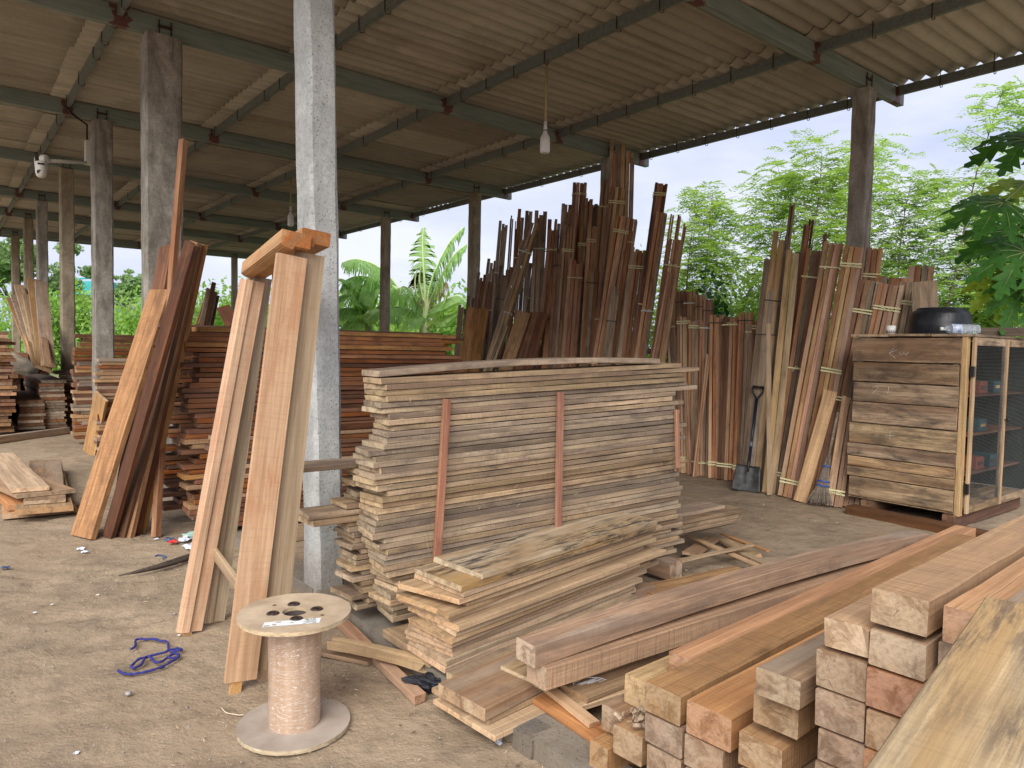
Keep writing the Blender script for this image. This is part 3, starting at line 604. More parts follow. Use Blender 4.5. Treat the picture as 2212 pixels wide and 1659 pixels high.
LB = [(85, 795, 22, 646, .20, W_BEAM, 'light plank'), (92, 795, 40, 618, .2, W_PALE, 'pale plank'), (88, 795, 33, 640, .22, W_OLD, 'grey plank'), (98, 790, 62, 640, .26, W_PALE, 'wide pale plank'),
      (100, 792, 72, 606, .24, W_BEAM, 'brown plank'), (104, 792, 88, 612, .2, W_BEAMG, 'dark plank'), (92, 800, 58, 708, .26, W_BEAM, 'short brown plank'), (102, 792, 82, 640, .1, W_ORANGE, 'narrow orange plank')]
for i, (u0, v0, u1, v1, w, m, nm) in enumerate(LB):
    far_board(u0, v0, u1, v1, 1.50 - i * .035, 1.62 - .03 * (i % 3), w, .04, m, f'{nm} leaning on the far pillars, {ordw(i + 1)} in the leaning fan', 'planks leaning on the far left pillars')
LOGM = wood('grey_log_bark', (.32, .27, .21), (.45, .40, .33), (.15, .12, .09), .5)
mb = MB(); p0, p1 = PB(20, 775, 16.4), PB(75, 806, 16.2)
mb.tube([p0 + (p1 - p0) * k / 6 + UP * noise.noise(Vector((k, 2, 1))) * .05 for k in range(7)], [.14, .16, .15, .17, .15, .14, .12], 12)
tag(mb.obj('log', LOGM, None, True, p0), 'pale grey log lying on the red squared timbers far left', 'log')
# sheaf of pale sticks and the brown board on the farther stack
for i, (u, v, x) in enumerate([(452, 645, 430), (449, 625, 434), (461, 612, 443), (456, 640, 440), (464, 632, 448), (468, 640, 455), (443, 650, 425), (459, 648, 446)]):
    between('stick', PB(x, 704, 12.9 + .03 * i), PB(u, v, 13.3), -BDIR, .07, .04, [W_PALE, W_OLD, W_BROWN][i % 3], label=f'{["pale", "grey", "dark"][i % 3]} thin stick, {ordw(i + 1)} in the sheaf standing on the farther dark stack', cat='stick', group='sheaf of sticks on the farther dark stack')
between('board', PB(502, 704, 7.6), PB(481, 664, 7.7), -BDIR, .13, .03, W_DARKRED, label='single dark brown board sticking up behind the big dark stack', cat='board')
# --- low pile of short thick planks in the left foreground
LP = [((8, 1128), (160, 1102), .0, .40, .045, W_BEAM, .0), ((38, 1120), (150, 1098), .055, .33, .05, W_PALE, -.03), ((18, 1105), (62, 1098), .055, .2, .05, W_BEAMO, .14),
      ((60, 1096), (132, 1080), .11, .26, .035, W_BEAMG, -.05), ((52, 1082), (146, 1060), .15, .30, .035, W_BEAM, .26), ((30, 1068), (102, 1056), .19, .25, .038, W_PALE, .09)]
for i, (p, q, z, w, t, m, tw) in enumerate(LP):
    P, Q = G(*p, z), G(*q, z); d = Q - P; d.z = 0; w = d.length; nd = UP.cross(d.normalized()); 
    Ld = (BDIR + ADIR * -(tw - .05)).normalized()
    board('plank', (P + Q) / 2 + UP * (z - P.z), Ld, UP, 2.4, w * .96, t, m, f'thick cracked plank, {ordw(6 - i)} from the top of the low left pile on the dirt', 'plank', 'thick planks of the low left pile', rough=.003, skew=SR.uniform(-.02, .06), ragged=.006, wane=.01)

# ================================================================== LEANING PLANKS AND DOOR FRAMES
fl, fr_ = G(157, 1155, 0), G(214, 1168, 0)
wd = (fr_ - fl); wv = wd.length; wdn = wd.normalized()
def lean(name, foot, top, wdir, w, t, mat, lab, cat, grp=None, **k):
    x = (top - foot).normalized(); up = x.cross(Vector(wdir)).normalized() * -1
    if up.dot(-foot) < 0 and up.y > 0: up = -up
    return board(name, foot, x, up, (top - foot).length, w, t, mat, lab, cat, grp, **k)
T0 = AB(1.47, 6.55, 1.91)
g2 = 'sawn planks leaning on the second pillar'
lean('plank', (fl + fr_) / 2, T0, wdn, .25, .045, W_ORANGE, 'wide orange-brown plank with dark edges, nearest of those leaning on the second pillar', 'plank', g2, rough=.003)
LNP = [((240, 1160), (420, 526), W_DARKRED, .10), ((256, 1156), (366, 534), W_DARKRED, .16), ((270, 1158), (425, 530), W_BROWN, .09), ((283, 1158), (428, 524), W_ORANGE, .09), ((295, 1152), (434, 528), W_DARKRED, .09), ((308, 1146), (441, 528), W_ORANGE, .10)]
for i, (f, tp, m, w) in enumerate(LNP):
    F = G(*f, 0); Tt = PA(*tp, 1.36 + .045 * i if i != 1 else 1.60)
    lean('plank', F, Tt, wdn if i != 1 else wdn, w, .042, m, f'{["dark red", "broad dark", "chocolate brown", "orange", "red-brown", "long golden"][i]} plank, {ordw(i + 2)} in the row leaning on the second pillar', 'plank', g2, rough=.003)
F, Tt = G(343, 1158, 0), PA(402, 305, 1.60)
lean('batten', F, Tt, wdn, .052, .05, W_RED, 'tall slender red batten with dark knots, reaching highest beside the second pillar', 'batten', rough=.004, crook=.02)
F, Tt = G(197, 980, 0), PA(222, 855, 1.62)
lean('plank', F, Tt, wdn, .23, .04, W_BEAM, 'short brown plank leaning alone on a stack behind the low left pile', 'plank', None)

def door_frame(o, lean_, lean_l, side_w, lab, m1, m2, m3, H=2.02, horn=.09, W=.86, ysk=0):
    """frame in its own plane: x across (BDIR), w up along the lean, n = thickness towards the viewer's side"""
    e = empty('door_frame', o, lab, 'door frame', 'wooden door frames leaning on the near pillar')
    wup = (UP * math.cos(lean_) + ADIR * math.sin(lean_)).normalized(); x = (BDIR + ADIR * ysk - UP * .05).normalized(); nn = wup.cross(x).normalized()
    if nn.dot(ADIR) > 0: nn = -nn
    D, T = .132, .048
    def member(name, p, d, across, Ln, mat, flip=False, D=D):
        # moulded section: rebate step and two beads on the front edge
        r = random.Random(Ln * 99 + (1 if flip else 0)); mb = MB()
        s = -1 if flip else 1
        prof = [(0, 0), (T * .55, 0), (T * .62, .006), (T * .72, .006), (T * .78, .014), (T, .018), (T, .055), (T * .72, .058), (T * .72, D), (0, D)]
        if name == 'head': prof = [(0, 0), (T * 1.28, 0), (T * 1.30, .006), (T * 1.38, .006), (T * 1.42, .014), (T * 1.5, .018), (T * 1.6, .05), (T * 1.6, .058), (T * 1.28, .06), (T * 1.28, D), (0, D)]
        V = []
        K = 14
        for i in range(K + 1):
            q = p + d * Ln * i / K
            for (u_, d_) in prof: V.append(q + across * (u_ * s) - nn * (d_) + across * noise.noise(Vector((i * .9, u_, Ln))) * .0012)
        m = len(prof); Fs = []
        for i in range(K):
            for j in range(m): a, b = i * m + j, i * m + (j + 1) % m; Fs.append((a, b, b + m, a + m) if s > 0 else (a, a + m, b + m, b))
        Fs.append(tuple(reversed(range(m))) if s > 0 else tuple(range(m))); Fs.append(tuple(K * m + j for j in (range(m) if s > 0 else reversed(range(m)))))
        M = frame(p, d, nn); Mi = M.inverted()
        mb.add([Mi @ v for v in V], Fs); me = bpy.data.meshes.new(name); me.from_pydata(mb.v, [], mb.f); me.materials.append(mat); me.update()
        return link(name, me, e, mat=M)
    member('jamb', o, wup, x, H - .02, m1)                                   # right jamb (nearer)
    wl = (UP * math.cos(lean_l) + ADIR * math.sin(lean_l)).normalized()
    member('jamb', o + x * W, wl, x, H - .02, m2, True, .12)                      # left jamb
    t0_, t1_ = o + wup * (H + T * 1.6), o + x * W + wl * (H + T * 1.6); xh = (t1_ - t0_).normalized()
    hd = member('head', t0_ - xh * horn, xh, (wup - xh * wup.dot(xh)).normalized(), (t1_ - t0_).length + horn + .03, m3, True)
    for k, q in enumerate((o, o + x * W)):                                   # tenons left at the feet
        mb = MB(); c = q + x * (.018 if k == 0 else -.018) - nn * .05 - wup * .03
        mb.box(c, .026, .045, .08, x, nn, wup); mb.obj('tenon', m1, e, False, c)
    return e, wup, x, nn
f0 = G(484, 1478, .045)
W_JBG = W_FRAME
fr1 = door_frame(AB(aof(f0) - .0, bof(f0) - .02, 0.055), .118, .175, 0, 'pale orange door frame with moulded jambs, the front one leaning on the near pillar', W_FRAME, W_FRAME, W_FRAME, H=1.87, horn=.03, W=.83)
fr2 = door_frame(AB(aof(f0) + .135, bof(f0) + .02, .055), .098, .135, 0, 'greyer door frame behind the front one, leaning on the near pillar', W_FRAMEG, W_FRAMEG, W_FRAME, H=1.885, horn=.05)
q = AB(1.14, 3.98, .40); between('brace', q, AB(1.10, 3.26, .33), -ADIR, .06, .022, W_PALE, label='short pale stick wedged between the feet of the door frames', cat='stick')
# ================================================================== CABLE REEL, ROPE, LITTER
RC = G(636, 1568, 0); PLY = plain('reel_plywood', (.42, .31, .205), .75, 0, .22, 9, .002, c2=(.52, .41, .29)); PLYG = plain('dusty_plywood', (.33, .265, .21), .85, 0, .22, 7, .002, c2=(.40, .335, .28))
PLYE = wood('ply_edge_layers', (.45, .33, .19), (.62, .5, .32), (.2, .14, .08), .5, None, (1, 1), .1)
def film_mat():
    m, t, b, o = newmat('stretch_film_over_wood'); l = t.links.new; tc = N(t, 'ShaderNodeTexCoord'); P = tc.outputs['Object']
    w1 = tex(t, P, 1, 5, .6, 1.0, (9, 9, 12)); g = tex(t, P, 1, 3, .6, .3, (35, 35, 3)); w2 = tex(t, P, 1, 3, .5, 4.5, (4, 4, 24))
    col = mixc(t, ramp(t, g, .3, .7), (.36, .24, .165), (.47, .335, .24)); col = mixc(t, mth(t, 'MULTIPLY', ramp(t, w1, .56, .75), .15), col, (.56, .48, .42))
    col = mixc(t, mth(t, 'MULTIPLY', mth(t, 'SUBTRACT', ramp(t, w2, .5, .515), ramp(t, w2, .515, .53)), .9), col, (.74, .70, .66))
    l(col, b.inputs['Base Color']); b.inputs['Roughness'].default_value = .28; b.inputs['Specular IOR Level'].default_value = .5; b.inputs['Coat Weight'].default_value = .35; b.inputs['Coat Roughness'].default_value = .15
    bp = N(t, 'ShaderNodeBump'); bp.inputs['Strength'].default_value = .5; bp.inputs['Distance'].default_value = .004; l(mth(t, 'ADD', w1, w2), bp.inputs['Height']); l(bp.outputs[0], b.inputs['Normal']); return m
ZT = .458
e = empty('cable_reel', RC, 'empty plywood cable reel standing on end, its drum wrapped in clear film', 'cable reel')
def disc(z, r, hole, mats, name, th=.016):
    mb = MB(); n = 72; rr = random.Random(4)
    ro = [r + rr.uniform(-.0012, .0012) for _ in range(n)]
    def ring(rad, zz): return [RC + Vector((math.cos(2 * math.pi * j / n) * (rad[j] if isinstance(rad, list) else rad), math.sin(2 * math.pi * j / n) * (rad[j] if isinstance(rad, list) else rad), zz)) for j in range(n)]
    rs = [ring(hole, z - th), ring(ro, z - th), ring(ro, z), ring(hole, z)]; V = sum(rs, []); F = []; M = []
    for k in range(4):
        for j in range(n):
            a, b = k * n + j, k * n + (j + 1) % n; c, d = ((k + 1) % 4) * n + (j + 1) % n, ((k + 1) % 4) * n + j
            F.append((a, b, c, d)); M.append(1 if k in (1, 3) else 0)
    mb.v = [tuple(v) for v in V]; mb.f = F; mb.m = M; return mb.obj(name, mats, e, False, RC)
disc(ZT, .214, .048, [PLY, PLYE], 'top_flange'); disc(.018, .215, .048, [PLYG, PLYE], 'bottom_flange')
MB().lathe([(.098, .018), (.100, .06), (.099, .25), (.101, .40), (.098, ZT - .016)], RC, 48).obj('drum', film_mat(), e, True, RC)
MB().lathe([(.044, ZT - .012), (.044, .02), (0, .019)], RC, 30).obj('core_tube', BROWNC := plain('dark_core', (.06, .045, .04), .8), e, True, RC)
for k in range(4):
    t_ = math.pi / 2 * k + .35; c = RC + Vector((math.cos(t_) * .082, math.sin(t_) * .082, ZT + .001))
    w_ = MB().lathe([(.007, .001), (.009, -.002 + .003), (.014, .001), (.016, .004), (.020, .004), (.024, .001), (.025, -.001)], c, 26).obj('washer', DARKMETAL, e, True, RC)
    MB().lathe([(0, .002), (.008, .002), (.008, -.01)], c, 12).obj('bolt', BLACKP, w_, True, RC)
for (dx, dy) in ((-.10, .06), (.115, -.035)):
    MB().lathe([(0, .0004), (.008, .0006)], RC + Vector((dx, dy, ZT + .0006)), 12).obj('knot_hole', plain('hole_brown', (.16, .09, .045), .9), e, False, RC)
LBL = plain('torn_paper_label', (.66, .68, .68), .6, 0, .08, 20); cdir = Vector((RC.x, RC.y, 0)).normalized(); rgt = Vector((cdir.y, -cdir.x, 0)); lo = RC - cdir * .118 + rgt * -.012 + UP * (ZT + .0012)
mb = MB(); rr = random.Random(8); top = []; bot = []
for k in range(15):
    x = -.105 + .205 * k / 14; top.append(lo + rgt * (x + .008) + cdir * (.026 + rr.uniform(-.003, .001))); bot.append(lo + rgt * x - cdir * (.026 + rr.uniform(-.001, .001)))
mb.add(top + bot, [(k, k + 15, k + 16, k + 1) for k in range(14)]); lb = mb.obj('paper_label', LBL, e, False, RC)
INK = plain('label_ink', (.10, .11, .14), .7); TORN = plain('torn_backing', (.36, .27, .19), .8)
for i, s in enumerate(['Item', 'Description', 'Trans. Jointing', 'Reel Length', 'Pemasangan', 'No. 4']):
    text_obj(s, .0078, INK, lo + rgt * .088 + cdir * (-.021 + i * .0085) + UP * .0008, -rgt, -cdir, lb, 'lettering', .0001, 'LEFT')
for (x, y, s) in ((-.048, .014, .012), (-.062, -.01, .011), (.002, -.003, .008), (.055, .018, .009), (.045, -.02, .007), (-.09, -.016, .012)):
    q = lo + rgt * x + cdir * y + UP * .0006; mb = MB(); mb.add([q + rgt * (math.cos(t) * s * rr.uniform(.6, 1.2)) + cdir * (math.sin(t) * s * .55 * rr.uniform(.6, 1.2)) for t in [k * .785 for k in range(8)]], [tuple(range(8))]); mb.obj('torn_patch', TORN, lb, False, RC)

t7 = lambda x, y: (x * .33349, 1106 + y * .33349)
BLUE = plain('blue_cloth', (.03, .03, .17), .85, 0, .4, 60, .003)
def rope(px, rad, name, mat, lab, cat, z=.012):
    pts = [G(*t7(*p), z) for p in px]; out = []
    for i in range(len(pts) - 1):
        p0, p1, p2, p3 = pts[max(i - 1, 0)], pts[i], pts[i + 1], pts[min(i + 2, len(pts) - 1)]
        for k in range(6):
            t = k / 6; out.append(.5 * ((2 * p1) + (p2 - p0) * t + (2 * p0 - 5 * p1 + 4 * p2 - p3) * t * t + (3 * p1 - p0 - 3 * p2 + p3) * t ** 3))
    out.append(pts[-1]); r = random.Random(3)
    out = [p + UP * (noise.noise(Vector((i * .21, 3, 1))) * .006 + .004) for i, p in enumerate(out)]
    return tag(MB().tube(out, [rad * (1 + .5 * noise.noise(Vector((i * .5, 1, 1)))) for i in range(len(out))], 7).obj(name, mat, None, True, out[0]), lab, cat)
rope([(848, 893), (875, 875), (880, 835), (920, 828), (975, 828), (1040, 838), (1085, 850), (1095, 900), (1140, 905), (1175, 900), (1165, 888), (1120, 895), (1070, 912), (1000, 930), (945, 945), (890, 965), (850, 1005), (870, 1015), (915, 990), (945, 945), (980, 950), (1010, 980), (1060, 965), (1110, 930), (1155, 925), (1150, 945), (1090, 950), (1130, 920), (1160, 940), (1110, 975), (1030, 1015), (930, 1045), (860, 1055), (800, 1050), (765, 1030)], .006, 'cloth_rope', BLUE, 'tangled dark blue cloth rope lying on the dirt left of the reel', 'rope')
tag(MB().tube([G(*t7(*p), .02) for p in ((770, 412), (900, 385), (1020, 355), (1120, 325), (1200, 300), (1270, 270))], [.004, .012, .018, .022, .024, .015], 6).obj('bark_strip', wood('dark_bark', (.05, .035, .028), (.12, .085, .065), st=.3), None, True, G(*t7(1020, 355))), 'long dark curved strip of bark on the dirt left of the door frames', 'bark strip')
STONE = plain('grey_stone', (.30, .28, .28), .8, 0, .2, 30)
def pebble(p, r, mat, name='stone', lab=None, cat='stone', fl_=.7, grp=None):
    mb = MB(); rr = random.Random(int(p.x * 1000)); V = []; F = []; n, m_ = 9, 6
    V.append(p + UP * r * fl_)
    for i in range(1, m_):
        for j in range(n):
            th_ = math.pi * i / m_; ph = 2 * math.pi * j / n; q = 1 + rr.uniform(-.14, .14); V.append(p + Vector((math.sin(th_) * math.cos(ph) * r * q, math.sin(th_) * math.sin(ph) * r * q, math.cos(th_) * r * fl_ * q)))
    V.append(p - UP * r * fl_)
    F += [(0, 1 + j, 1 + (j + 1) % n) for j in range(n)]
    for i in range(m_ - 2):
        for j in range(n): a, b = 1 + i * n + j, 1 + i * n + (j + 1) % n; F.append((a, a + n, b + n, b))
    k = len(V) - 1; F += [(k, k - n + (j + 1) % n, k - n + j) for j in range(n)]
    mb.add(V, F); return tag(mb.obj(name, mat, None, True, p), lab, cat, grp)
pebble(G(*t7(832, 1175), .008), .013, STONE, lab='small round grey stone on the dirt below the blue rope')
PAPER = plain('white_paper', (.70, .69, .67), .7, 0, .08); PAPB = plain('bluish_white_paper', (.62, .66, .78), .6, 0, .12); REDP = plain('red_plastic_scrap', (.62, .05, .05), .5, 0, .2); TEALP = plain('pale_teal_scrap', (.3, .45, .40), .6, 0, .3, 30); DBLUE = plain('dark_blue_scrap', (.05, .08, .16), .6, 0, .3)
def scrap(p, s, mat, lab, name='paper_scrap', cat='paper scrap', grp='scraps lying on the dirt', sd=1, st=1.):
    mb = MB(); r = random.Random(sd); n = 5; V = []; F = []; yaw = r.uniform(0, 6)
    for i in range(n):
        for j in range(n):
            x = (i / (n - 1) - .5) * s * st * (1 + r.uniform(-.25, .25)); y = (j / (n - 1) - .5) * s * (1 + r.uniform(-.25, .25))
            V.append(p + Vector((x * math.cos(yaw) - y * math.sin(yaw), x * math.sin(yaw) + y * math.cos(yaw), r.uniform(.001, .28) * s + .004)))
    for i in range(n - 1):
        for j in range(n - 1): a = i * n + j; F.append((a, a + n, a + n + 1, a + 1))
    mb.add(V, F); return tag(mb.obj(name, mat, None, False, p), lab, cat, grp)
SCR = [((225, 657), .022, PAPB, 'pale bluish paper scrap alone on the dirt near the left edge'), ((498, 1568), .022, PAPB, 'crumpled white paper bit near the bottom edge left of the reel'), ((1160, 803), .022, PAPER, 'white scrap of paper beside the top of the blue rope'), ((335, 605), .02, PAPER, 'thin white scrap on the open dirt left of centre'), ((632, 543), .022, PAPER, 'cream flake on the dirt above the blue rope'),
       ((520, 245), .045, PAPB, 'white paper scrap in front of the wide orange plank foot'), ((550, 265), .04, PAPB, 'folded paper scrap close to the wide orange plank foot'), ((1235, 235), .09, PAPB, 'crumpled white paper left of the door frame foot'), ((1120, 205), .07, REDP, 'torn red plastic scrap in the litter behind the door frame'), ((1250, 160), .12, TEALP, 'pale teal scrap of plastic in the litter behind the door frame'),
       ((1195, 185), .09, PAPB, 'grey-white scrap in the litter beside the red one'), ((1095, 185), .06, DBLUE, 'dark blue scrap left of the red one in the litter'), ((35, 370), .05, DBLUE, 'dark blue scrap at the left edge of the dirt'), ((1425, 175), .1, TEALP, 'greenish scrap between the door frame feet'), ((1440, 195), .06, PAPB, 'white-blue scrap between the door frame feet'), ((1290, 120), .08, PAPER, 'pale crumpled scrap at the back of the litter'), ((1010, 180), .03, PAPB, 'small whitish scrap under the tall red batten')]
for i, (p, s, m, lb_) in enumerate(SCR): scrap(G(*t7(*p)), s * (.75 if s < .03 else 1), m, lb_, 'plastic_scrap' if m in (REDP, TEALP, DBLUE) else 'paper_scrap', 'scrap', sd=i + 2)
rope([(1005, 290), (1030, 283), (1060, 290), (1078, 297), (1050, 300)], .006, 'string', DBLUE, 'short coil of dark blue string near the bark strip', 'string')
rope([(1435, 1275), (1460, 1300), (1510, 1318), (1580, 1322)], .0022, 'fibre', plain('pale_fibre', (.5, .42, .3), .8), 'single pale curved fibre on the dirt left of the reel base', 'fibre', .003)
t_8 = lambda x, y, z=0.: G(737 + x * .33349, 1106 + y * .33349, z)
# loose sticks between the reel and the stack
between('stick', t_8(-40, 700, .0), t_8(510, 1240, .0), UP, .055, .04, W_ROSE, label='reddish squared stick lying under the yellowish one beside the reel', cat='stick', rough=.004, ragged=.02)
between('stick', t_8(-60, 880, .05), t_8(545, 1025, .045), UP, .06, .045, W_PALE, label='yellowish broken stick lying across the reddish one beside the reel', cat='stick', rough=.005, ragged=.05, bow=.01)
between('stick', G(560, 1385, .01), G(800, 1435, .0), UP, .05, .02, W_BEAMG, label='dark flat stick on the dirt behind the reel', cat='stick')
mb = MB(); c = t_8(545, 1110, .03); r = random.Random(5); V = []; F = []; n, m_ = 22, 14
for i in range(m_):
    for j in range(n):
        th_ = math.pi * (i + .3) / m_; ph = 2 * math.pi * j / n; d = Vector((math.sin(th_) * math.cos(ph) * .085, math.sin(th_) * math.sin(ph) * .055, math.cos(th_) * .032))
        q = 1 + .55 * noise.noise(d * 45) + .25 * noise.noise(d * 110); d = d * q; V.append(c + rgt * d.x + (cdir - rgt * .3) * d.y + UP * d.z)
for i in range(m_ - 1):
    for j in range(n): a, b = i * n + j, i * n + (j + 1) % n; F.append((a, a + n, b + n, b))
mb.add(V, F); BAG = plain('black_plastic_bag', (.012, .014, .02), .32, 0, .3, 40, .01); tag(mb.obj('plastic_bag', BAG, None, False, c), 'crumpled black plastic bag under the broken stick tip at the kerb', 'bag')
# crumpled dry leaves by the concrete block
DRY = plain('dry_leaf', (.42, .35, .27), .8, 0, .3, 30)
for i, (x, y, s) in enumerate([(1440, 1480, .035), (1500, 1520, .04), (1475, 1560, .03), (690, 1222, .022), (1650, 1640, .03)]):
    scrap(t_8(x, y), s, DRY, f'{["pale", "largest", "lowest", "small yellowish", "rightmost"][i]} dry crumpled leaf on the dirt by the kerb', 'dry_leaf', 'leaf', 'dry leaves by the kerb', sd=40 + i)
scrap(t_8(1015, 1490), .03, PAPB, 'bluish white curl of plastic below the low boards', 'plastic_scrap', 'scrap', None, sd=77, st=2.2)

# --- low boards before the small stack, on the kerb and a concrete block
def slab(L_, F_, R_, z, t, mat, lab, cat='plank', name='plank', z2=None, **k):
    """board from the three seen corners of its top: left-back end corner, front end corner, far corner along the front edge"""
    a, b, c = t_8(*L_, z), t_8(*F_, z), t_8(*R_, z if z2 is None else z2)
    w = (a - b).length; x = (c - b).normalized(); up = UP if abs(x.z) < .05 else x.cross((a - b).normalized())
    if up.z < 0: up = -up
    nn = Vector(up).cross(x)
    return board(name, b + nn * w / 2 - up.normalized() * t if False else b + nn.normalized() * (w / 2) - Vector(up).normalized() * t, x, up, k.pop('Ln', (c - b).length), w, t, mat, lab, cat, k.pop('group', 'loose boards on the kerb'), **k)
slab((690, 1180), (1000, 1450), (1330, 1295), .075, .022, W_PALE, 'bottom pale board overhanging the kerb below the thick grey one', Ln=1.5, ragged=.006)
slab((700, 1100), (960, 1340), (1300, 1180), .10, .022, W_PALE, 'pale board just under the thick grey one at the kerb', Ln=1.5)
slab((735, 1075), (945, 1270), (1262, 1110), .155, .05, W_BEAMG, 'thick grey-brown board lying on the pale ones at the kerb', Ln=.95, skew=.02)
slab((700, 1030), (740, 1062), (1200, 860), .13, .028, W_GREY, 'spotted narrow board tucked against the low stack', Ln=1.4)
slab((1190, 1190), (1640, 1475), (1760, 1440), .10, .028, W_BEAMO, 'long orange board end lying slanted under the square beams', Ln=.55, w2=0) if False else None
between('plank', t_8(1215, 1165, .075), t_8(1720, 1500, .075), UP, .10, .024, W_BEAMO, label='bright orange slanted board nearest the square beam ends', cat='plank', group='loose boards on the kerb', ragged=.01)
between('plank', t_8(1210, 1210, .045), t_8(1640, 1480, .045), UP, .09, .02, W_BEAMO, label='lower orange board directly beneath the slanted one', cat='plank', group='loose boards on the kerb', ragged=.01)
between('plank', t_8(1300, 1125, .105), t_8(1640, 1395, .10), UP, .05, .02, W_FRAME, label='narrow light orange strip on top of the slanted board', cat='plank', group='loose boards on the kerb')
slab((1350, 1120), (1595, 1205), (1790, 1130), .125, .024, W_PALE, 'board with white chalk scribble beside the square beams', Ln=.9)
slab((1400, 1150), (1530, 1265), (1790, 1180), .10, .024, W_PALE, 'board right under the chalk-marked one', Ln=.9)
slab((1060, 985), (1310, 1118), (1420, 1065), .17, .025, W_MOULD, 'split mouldy board end sticking out below the two long beams', Ln=.6)
CH = plain('white_chalk', (.75, .75, .75), .9)
mb = MB(); r = random.Random(9); cc = t_8(1605, 1098, .1275)
for k in range(26):
    t_ = r.uniform(-.6, .6); s = r.uniform(.02, .05) * (1 - abs(t_)); q = cc + rgt * t_ * .10 + cdir * r.uniform(-.01, .02); mb.tube([q - (rgt + cdir * .4) * s, q + (rgt + cdir * .4) * s], .0012, 3)
mb.tube([cc + rgt * math.cos(x) * .07 + cdir * math.sin(x) * .035 for x in [k * .3 for k in range(12)]], .002, 4)
tag(mb.obj('chalk_mark', CH, bpy.data.objects[[o_.name for o_ in COL.objects if o_.get('label', '').startswith('board with white chalk')][0]], False, cc), 'white chalk scribble')
# concrete block
a, b, c = t_8(1080, 1400, .075), t_8(1270, 1470, .075), t_8(1450, 1385, .075)
board('concrete_block', (a + b) / 2 - UP * .08, c - b, UP, (c - b).length * .8, (a - b).length * .8, .08, BLKM, 'dark grey block standing on the dirt under the loose boards', 'block', ch=.004, rough=.004, seg=5)
# scraps on the floor behind the small stack
for i, (p, q, w, t, z, m, lb_) in enumerate([((2000, 1050 - 0), (1570, 0), 0, 0, 0, None, '')][:0] + [((1450, 1218), (1622, 1180), .05, .014, .10, W_PALE, 'pale squared stick lying on top of the offcuts behind the low stack'), ((1492, 1162), (1640, 1225), .05, .014, .07, W_PALE, 'pale thin offcut under the squared stick'), ((1560, 1155), (1660, 1192), .04, .012, .055, W_BEAMO, 'long orange-edged splinter behind the low stack'),
        ((1490, 1200), (1540, 1165), .12, .02, .03, W_BEAM, 'broad brown offcut lowest in the scrap heap'), ((1570, 1170), (1625, 1205), .14, .03, .02, W_PALE, 'short thick pale offcut in the scrap heap'), ((1600, 1195), (1700, 1240), .06, .015, .05, W_PALE, 'pale narrow offcut near the long beam')]):
    P, Q = G(*p, z), G(*q, z); between('offcut', P, Q, UP, w, t, m, label=lb_, cat='offcut', group='offcuts behind the low stack', ragged=.02, rough=.004)
P = G(1610, 1240, .04); board('offcut', P, -ADIR + BDIR * .1, UP, .9, .22, .03, W_ORANGE, 'wide orange-brown slab lying flat behind the long beams', 'slab', 'offcuts behind the low stack', wane=.05, ragged=.05, rough=.01)
MB_ = MB(); board('sleeper', G(1440, 1190, .0), BDIR, UP, .2, .14, .1, W_BROWN, 'short dark block end under the tall stack near the offcuts', 'block')

# ================================================================== SQUARE BEAMS
BD = (ADIR + BDIR * .062).normalized()
gb = 'square beams piled in the right foreground'
def beam(b_l, b_r, zb, zt, Ln, mat, lab, a0=1.75, yaw=0., **k):
    w = b_l - b_r; d = (ADIR + BDIR * (.062 + yaw)).normalized()
    k.setdefault('ch', .0032); k.setdefault('rough', .003)
    return board('square_beam', AB(a0, (b_l + b_r) / 2, zb), d, UP, Ln, w, zt - zb, mat, lab, 'beam', gb, seg=18, **k)
beam(.812, .687, .864, .947, 2.35, W_BEAM, 'big pale square beam on the very top of the foreground pile')
beam(.660, .545, .864, .944, 2.3, W_BEAMO, 'reddish orange beam right of the topmost beam in the pile', a0=1.765)
beam(.535, .42, .91, .99, 2.3, W_BEAMG, 'greyish beam end peeking in at the right edge of the pile', a0=1.66)
beam(.925, .815, .768, .842, 2.3, W_BEAM, 'rough beam with split orange end, left under the topmost beam', wane=.03, ragged=.015)
beam(.812, .687, .760, .846, 2.3, W_BEAM, 'square beam directly under the big topmost beam')
beam(.68, .57, .760, .85, 2.3, W_BEAMG, 'beam hidden right of the one under the topmost beam', a0=1.80)
beam(.943, .818, .660, .755, 2.3, W_BEAM, 'greyish rose beam end, third row down left of the striped one')
beam(.815, .69, .660, .752, 2.3, W_BEAMO, 'beam end with striped heartwood, behind the big leaning plank')
beam(.941, .818, .558, .652, 2.3, W_BEAM, 'rose-brown beam end in the fourth row of the pile')
beam(.812, .69, .560, .650, 2.3, W_BEAM, 'pale brown beam end half covered by the leaning plank')
beam(.93, .815, .472, .552, 2.3, W_BEAMG, 'dark brown beam end in the fifth row of the pile')
beam(.812, .70, .470, .552, 2.3, W_BEAMO, 'small orange beam end beside the dark brown one')
beam(.935, .81, .380, .466, 2.3, W_BEAM, 'beam end in the sixth row at the bottom edge'); beam(.935, .70, .05, .375, 2.3, W_BEAMG, 'broad dark beam carrying the right columns of the pile')
beam(.805, .70, .380, .466, 2.3, W_BEAM, 'beam end at the bottom edge behind the leaning plank')
beam(1.100, .975, .580, .655, 2.6, W_BEAMG, 'light grey beam end on top of the second column', a0=1.73)
beam(1.130, 1.000, .478, .572, 2.6, W_BEAM, 'very pale whitish beam end in the second column', a0=1.77)
beam(1.160, 1.030, .352, .445, 2.6, W_BEAM, 'brown beam end with knot at the bottom of the second column')
beam(1.150, .96, .05, .345, 2.6, W_BEAMG, 'broad dark beam carrying the second column')
beam(1.340, 1.190, .362, .462, 2.75, W_BEAMO, 'bright orange beam end with red star knot')
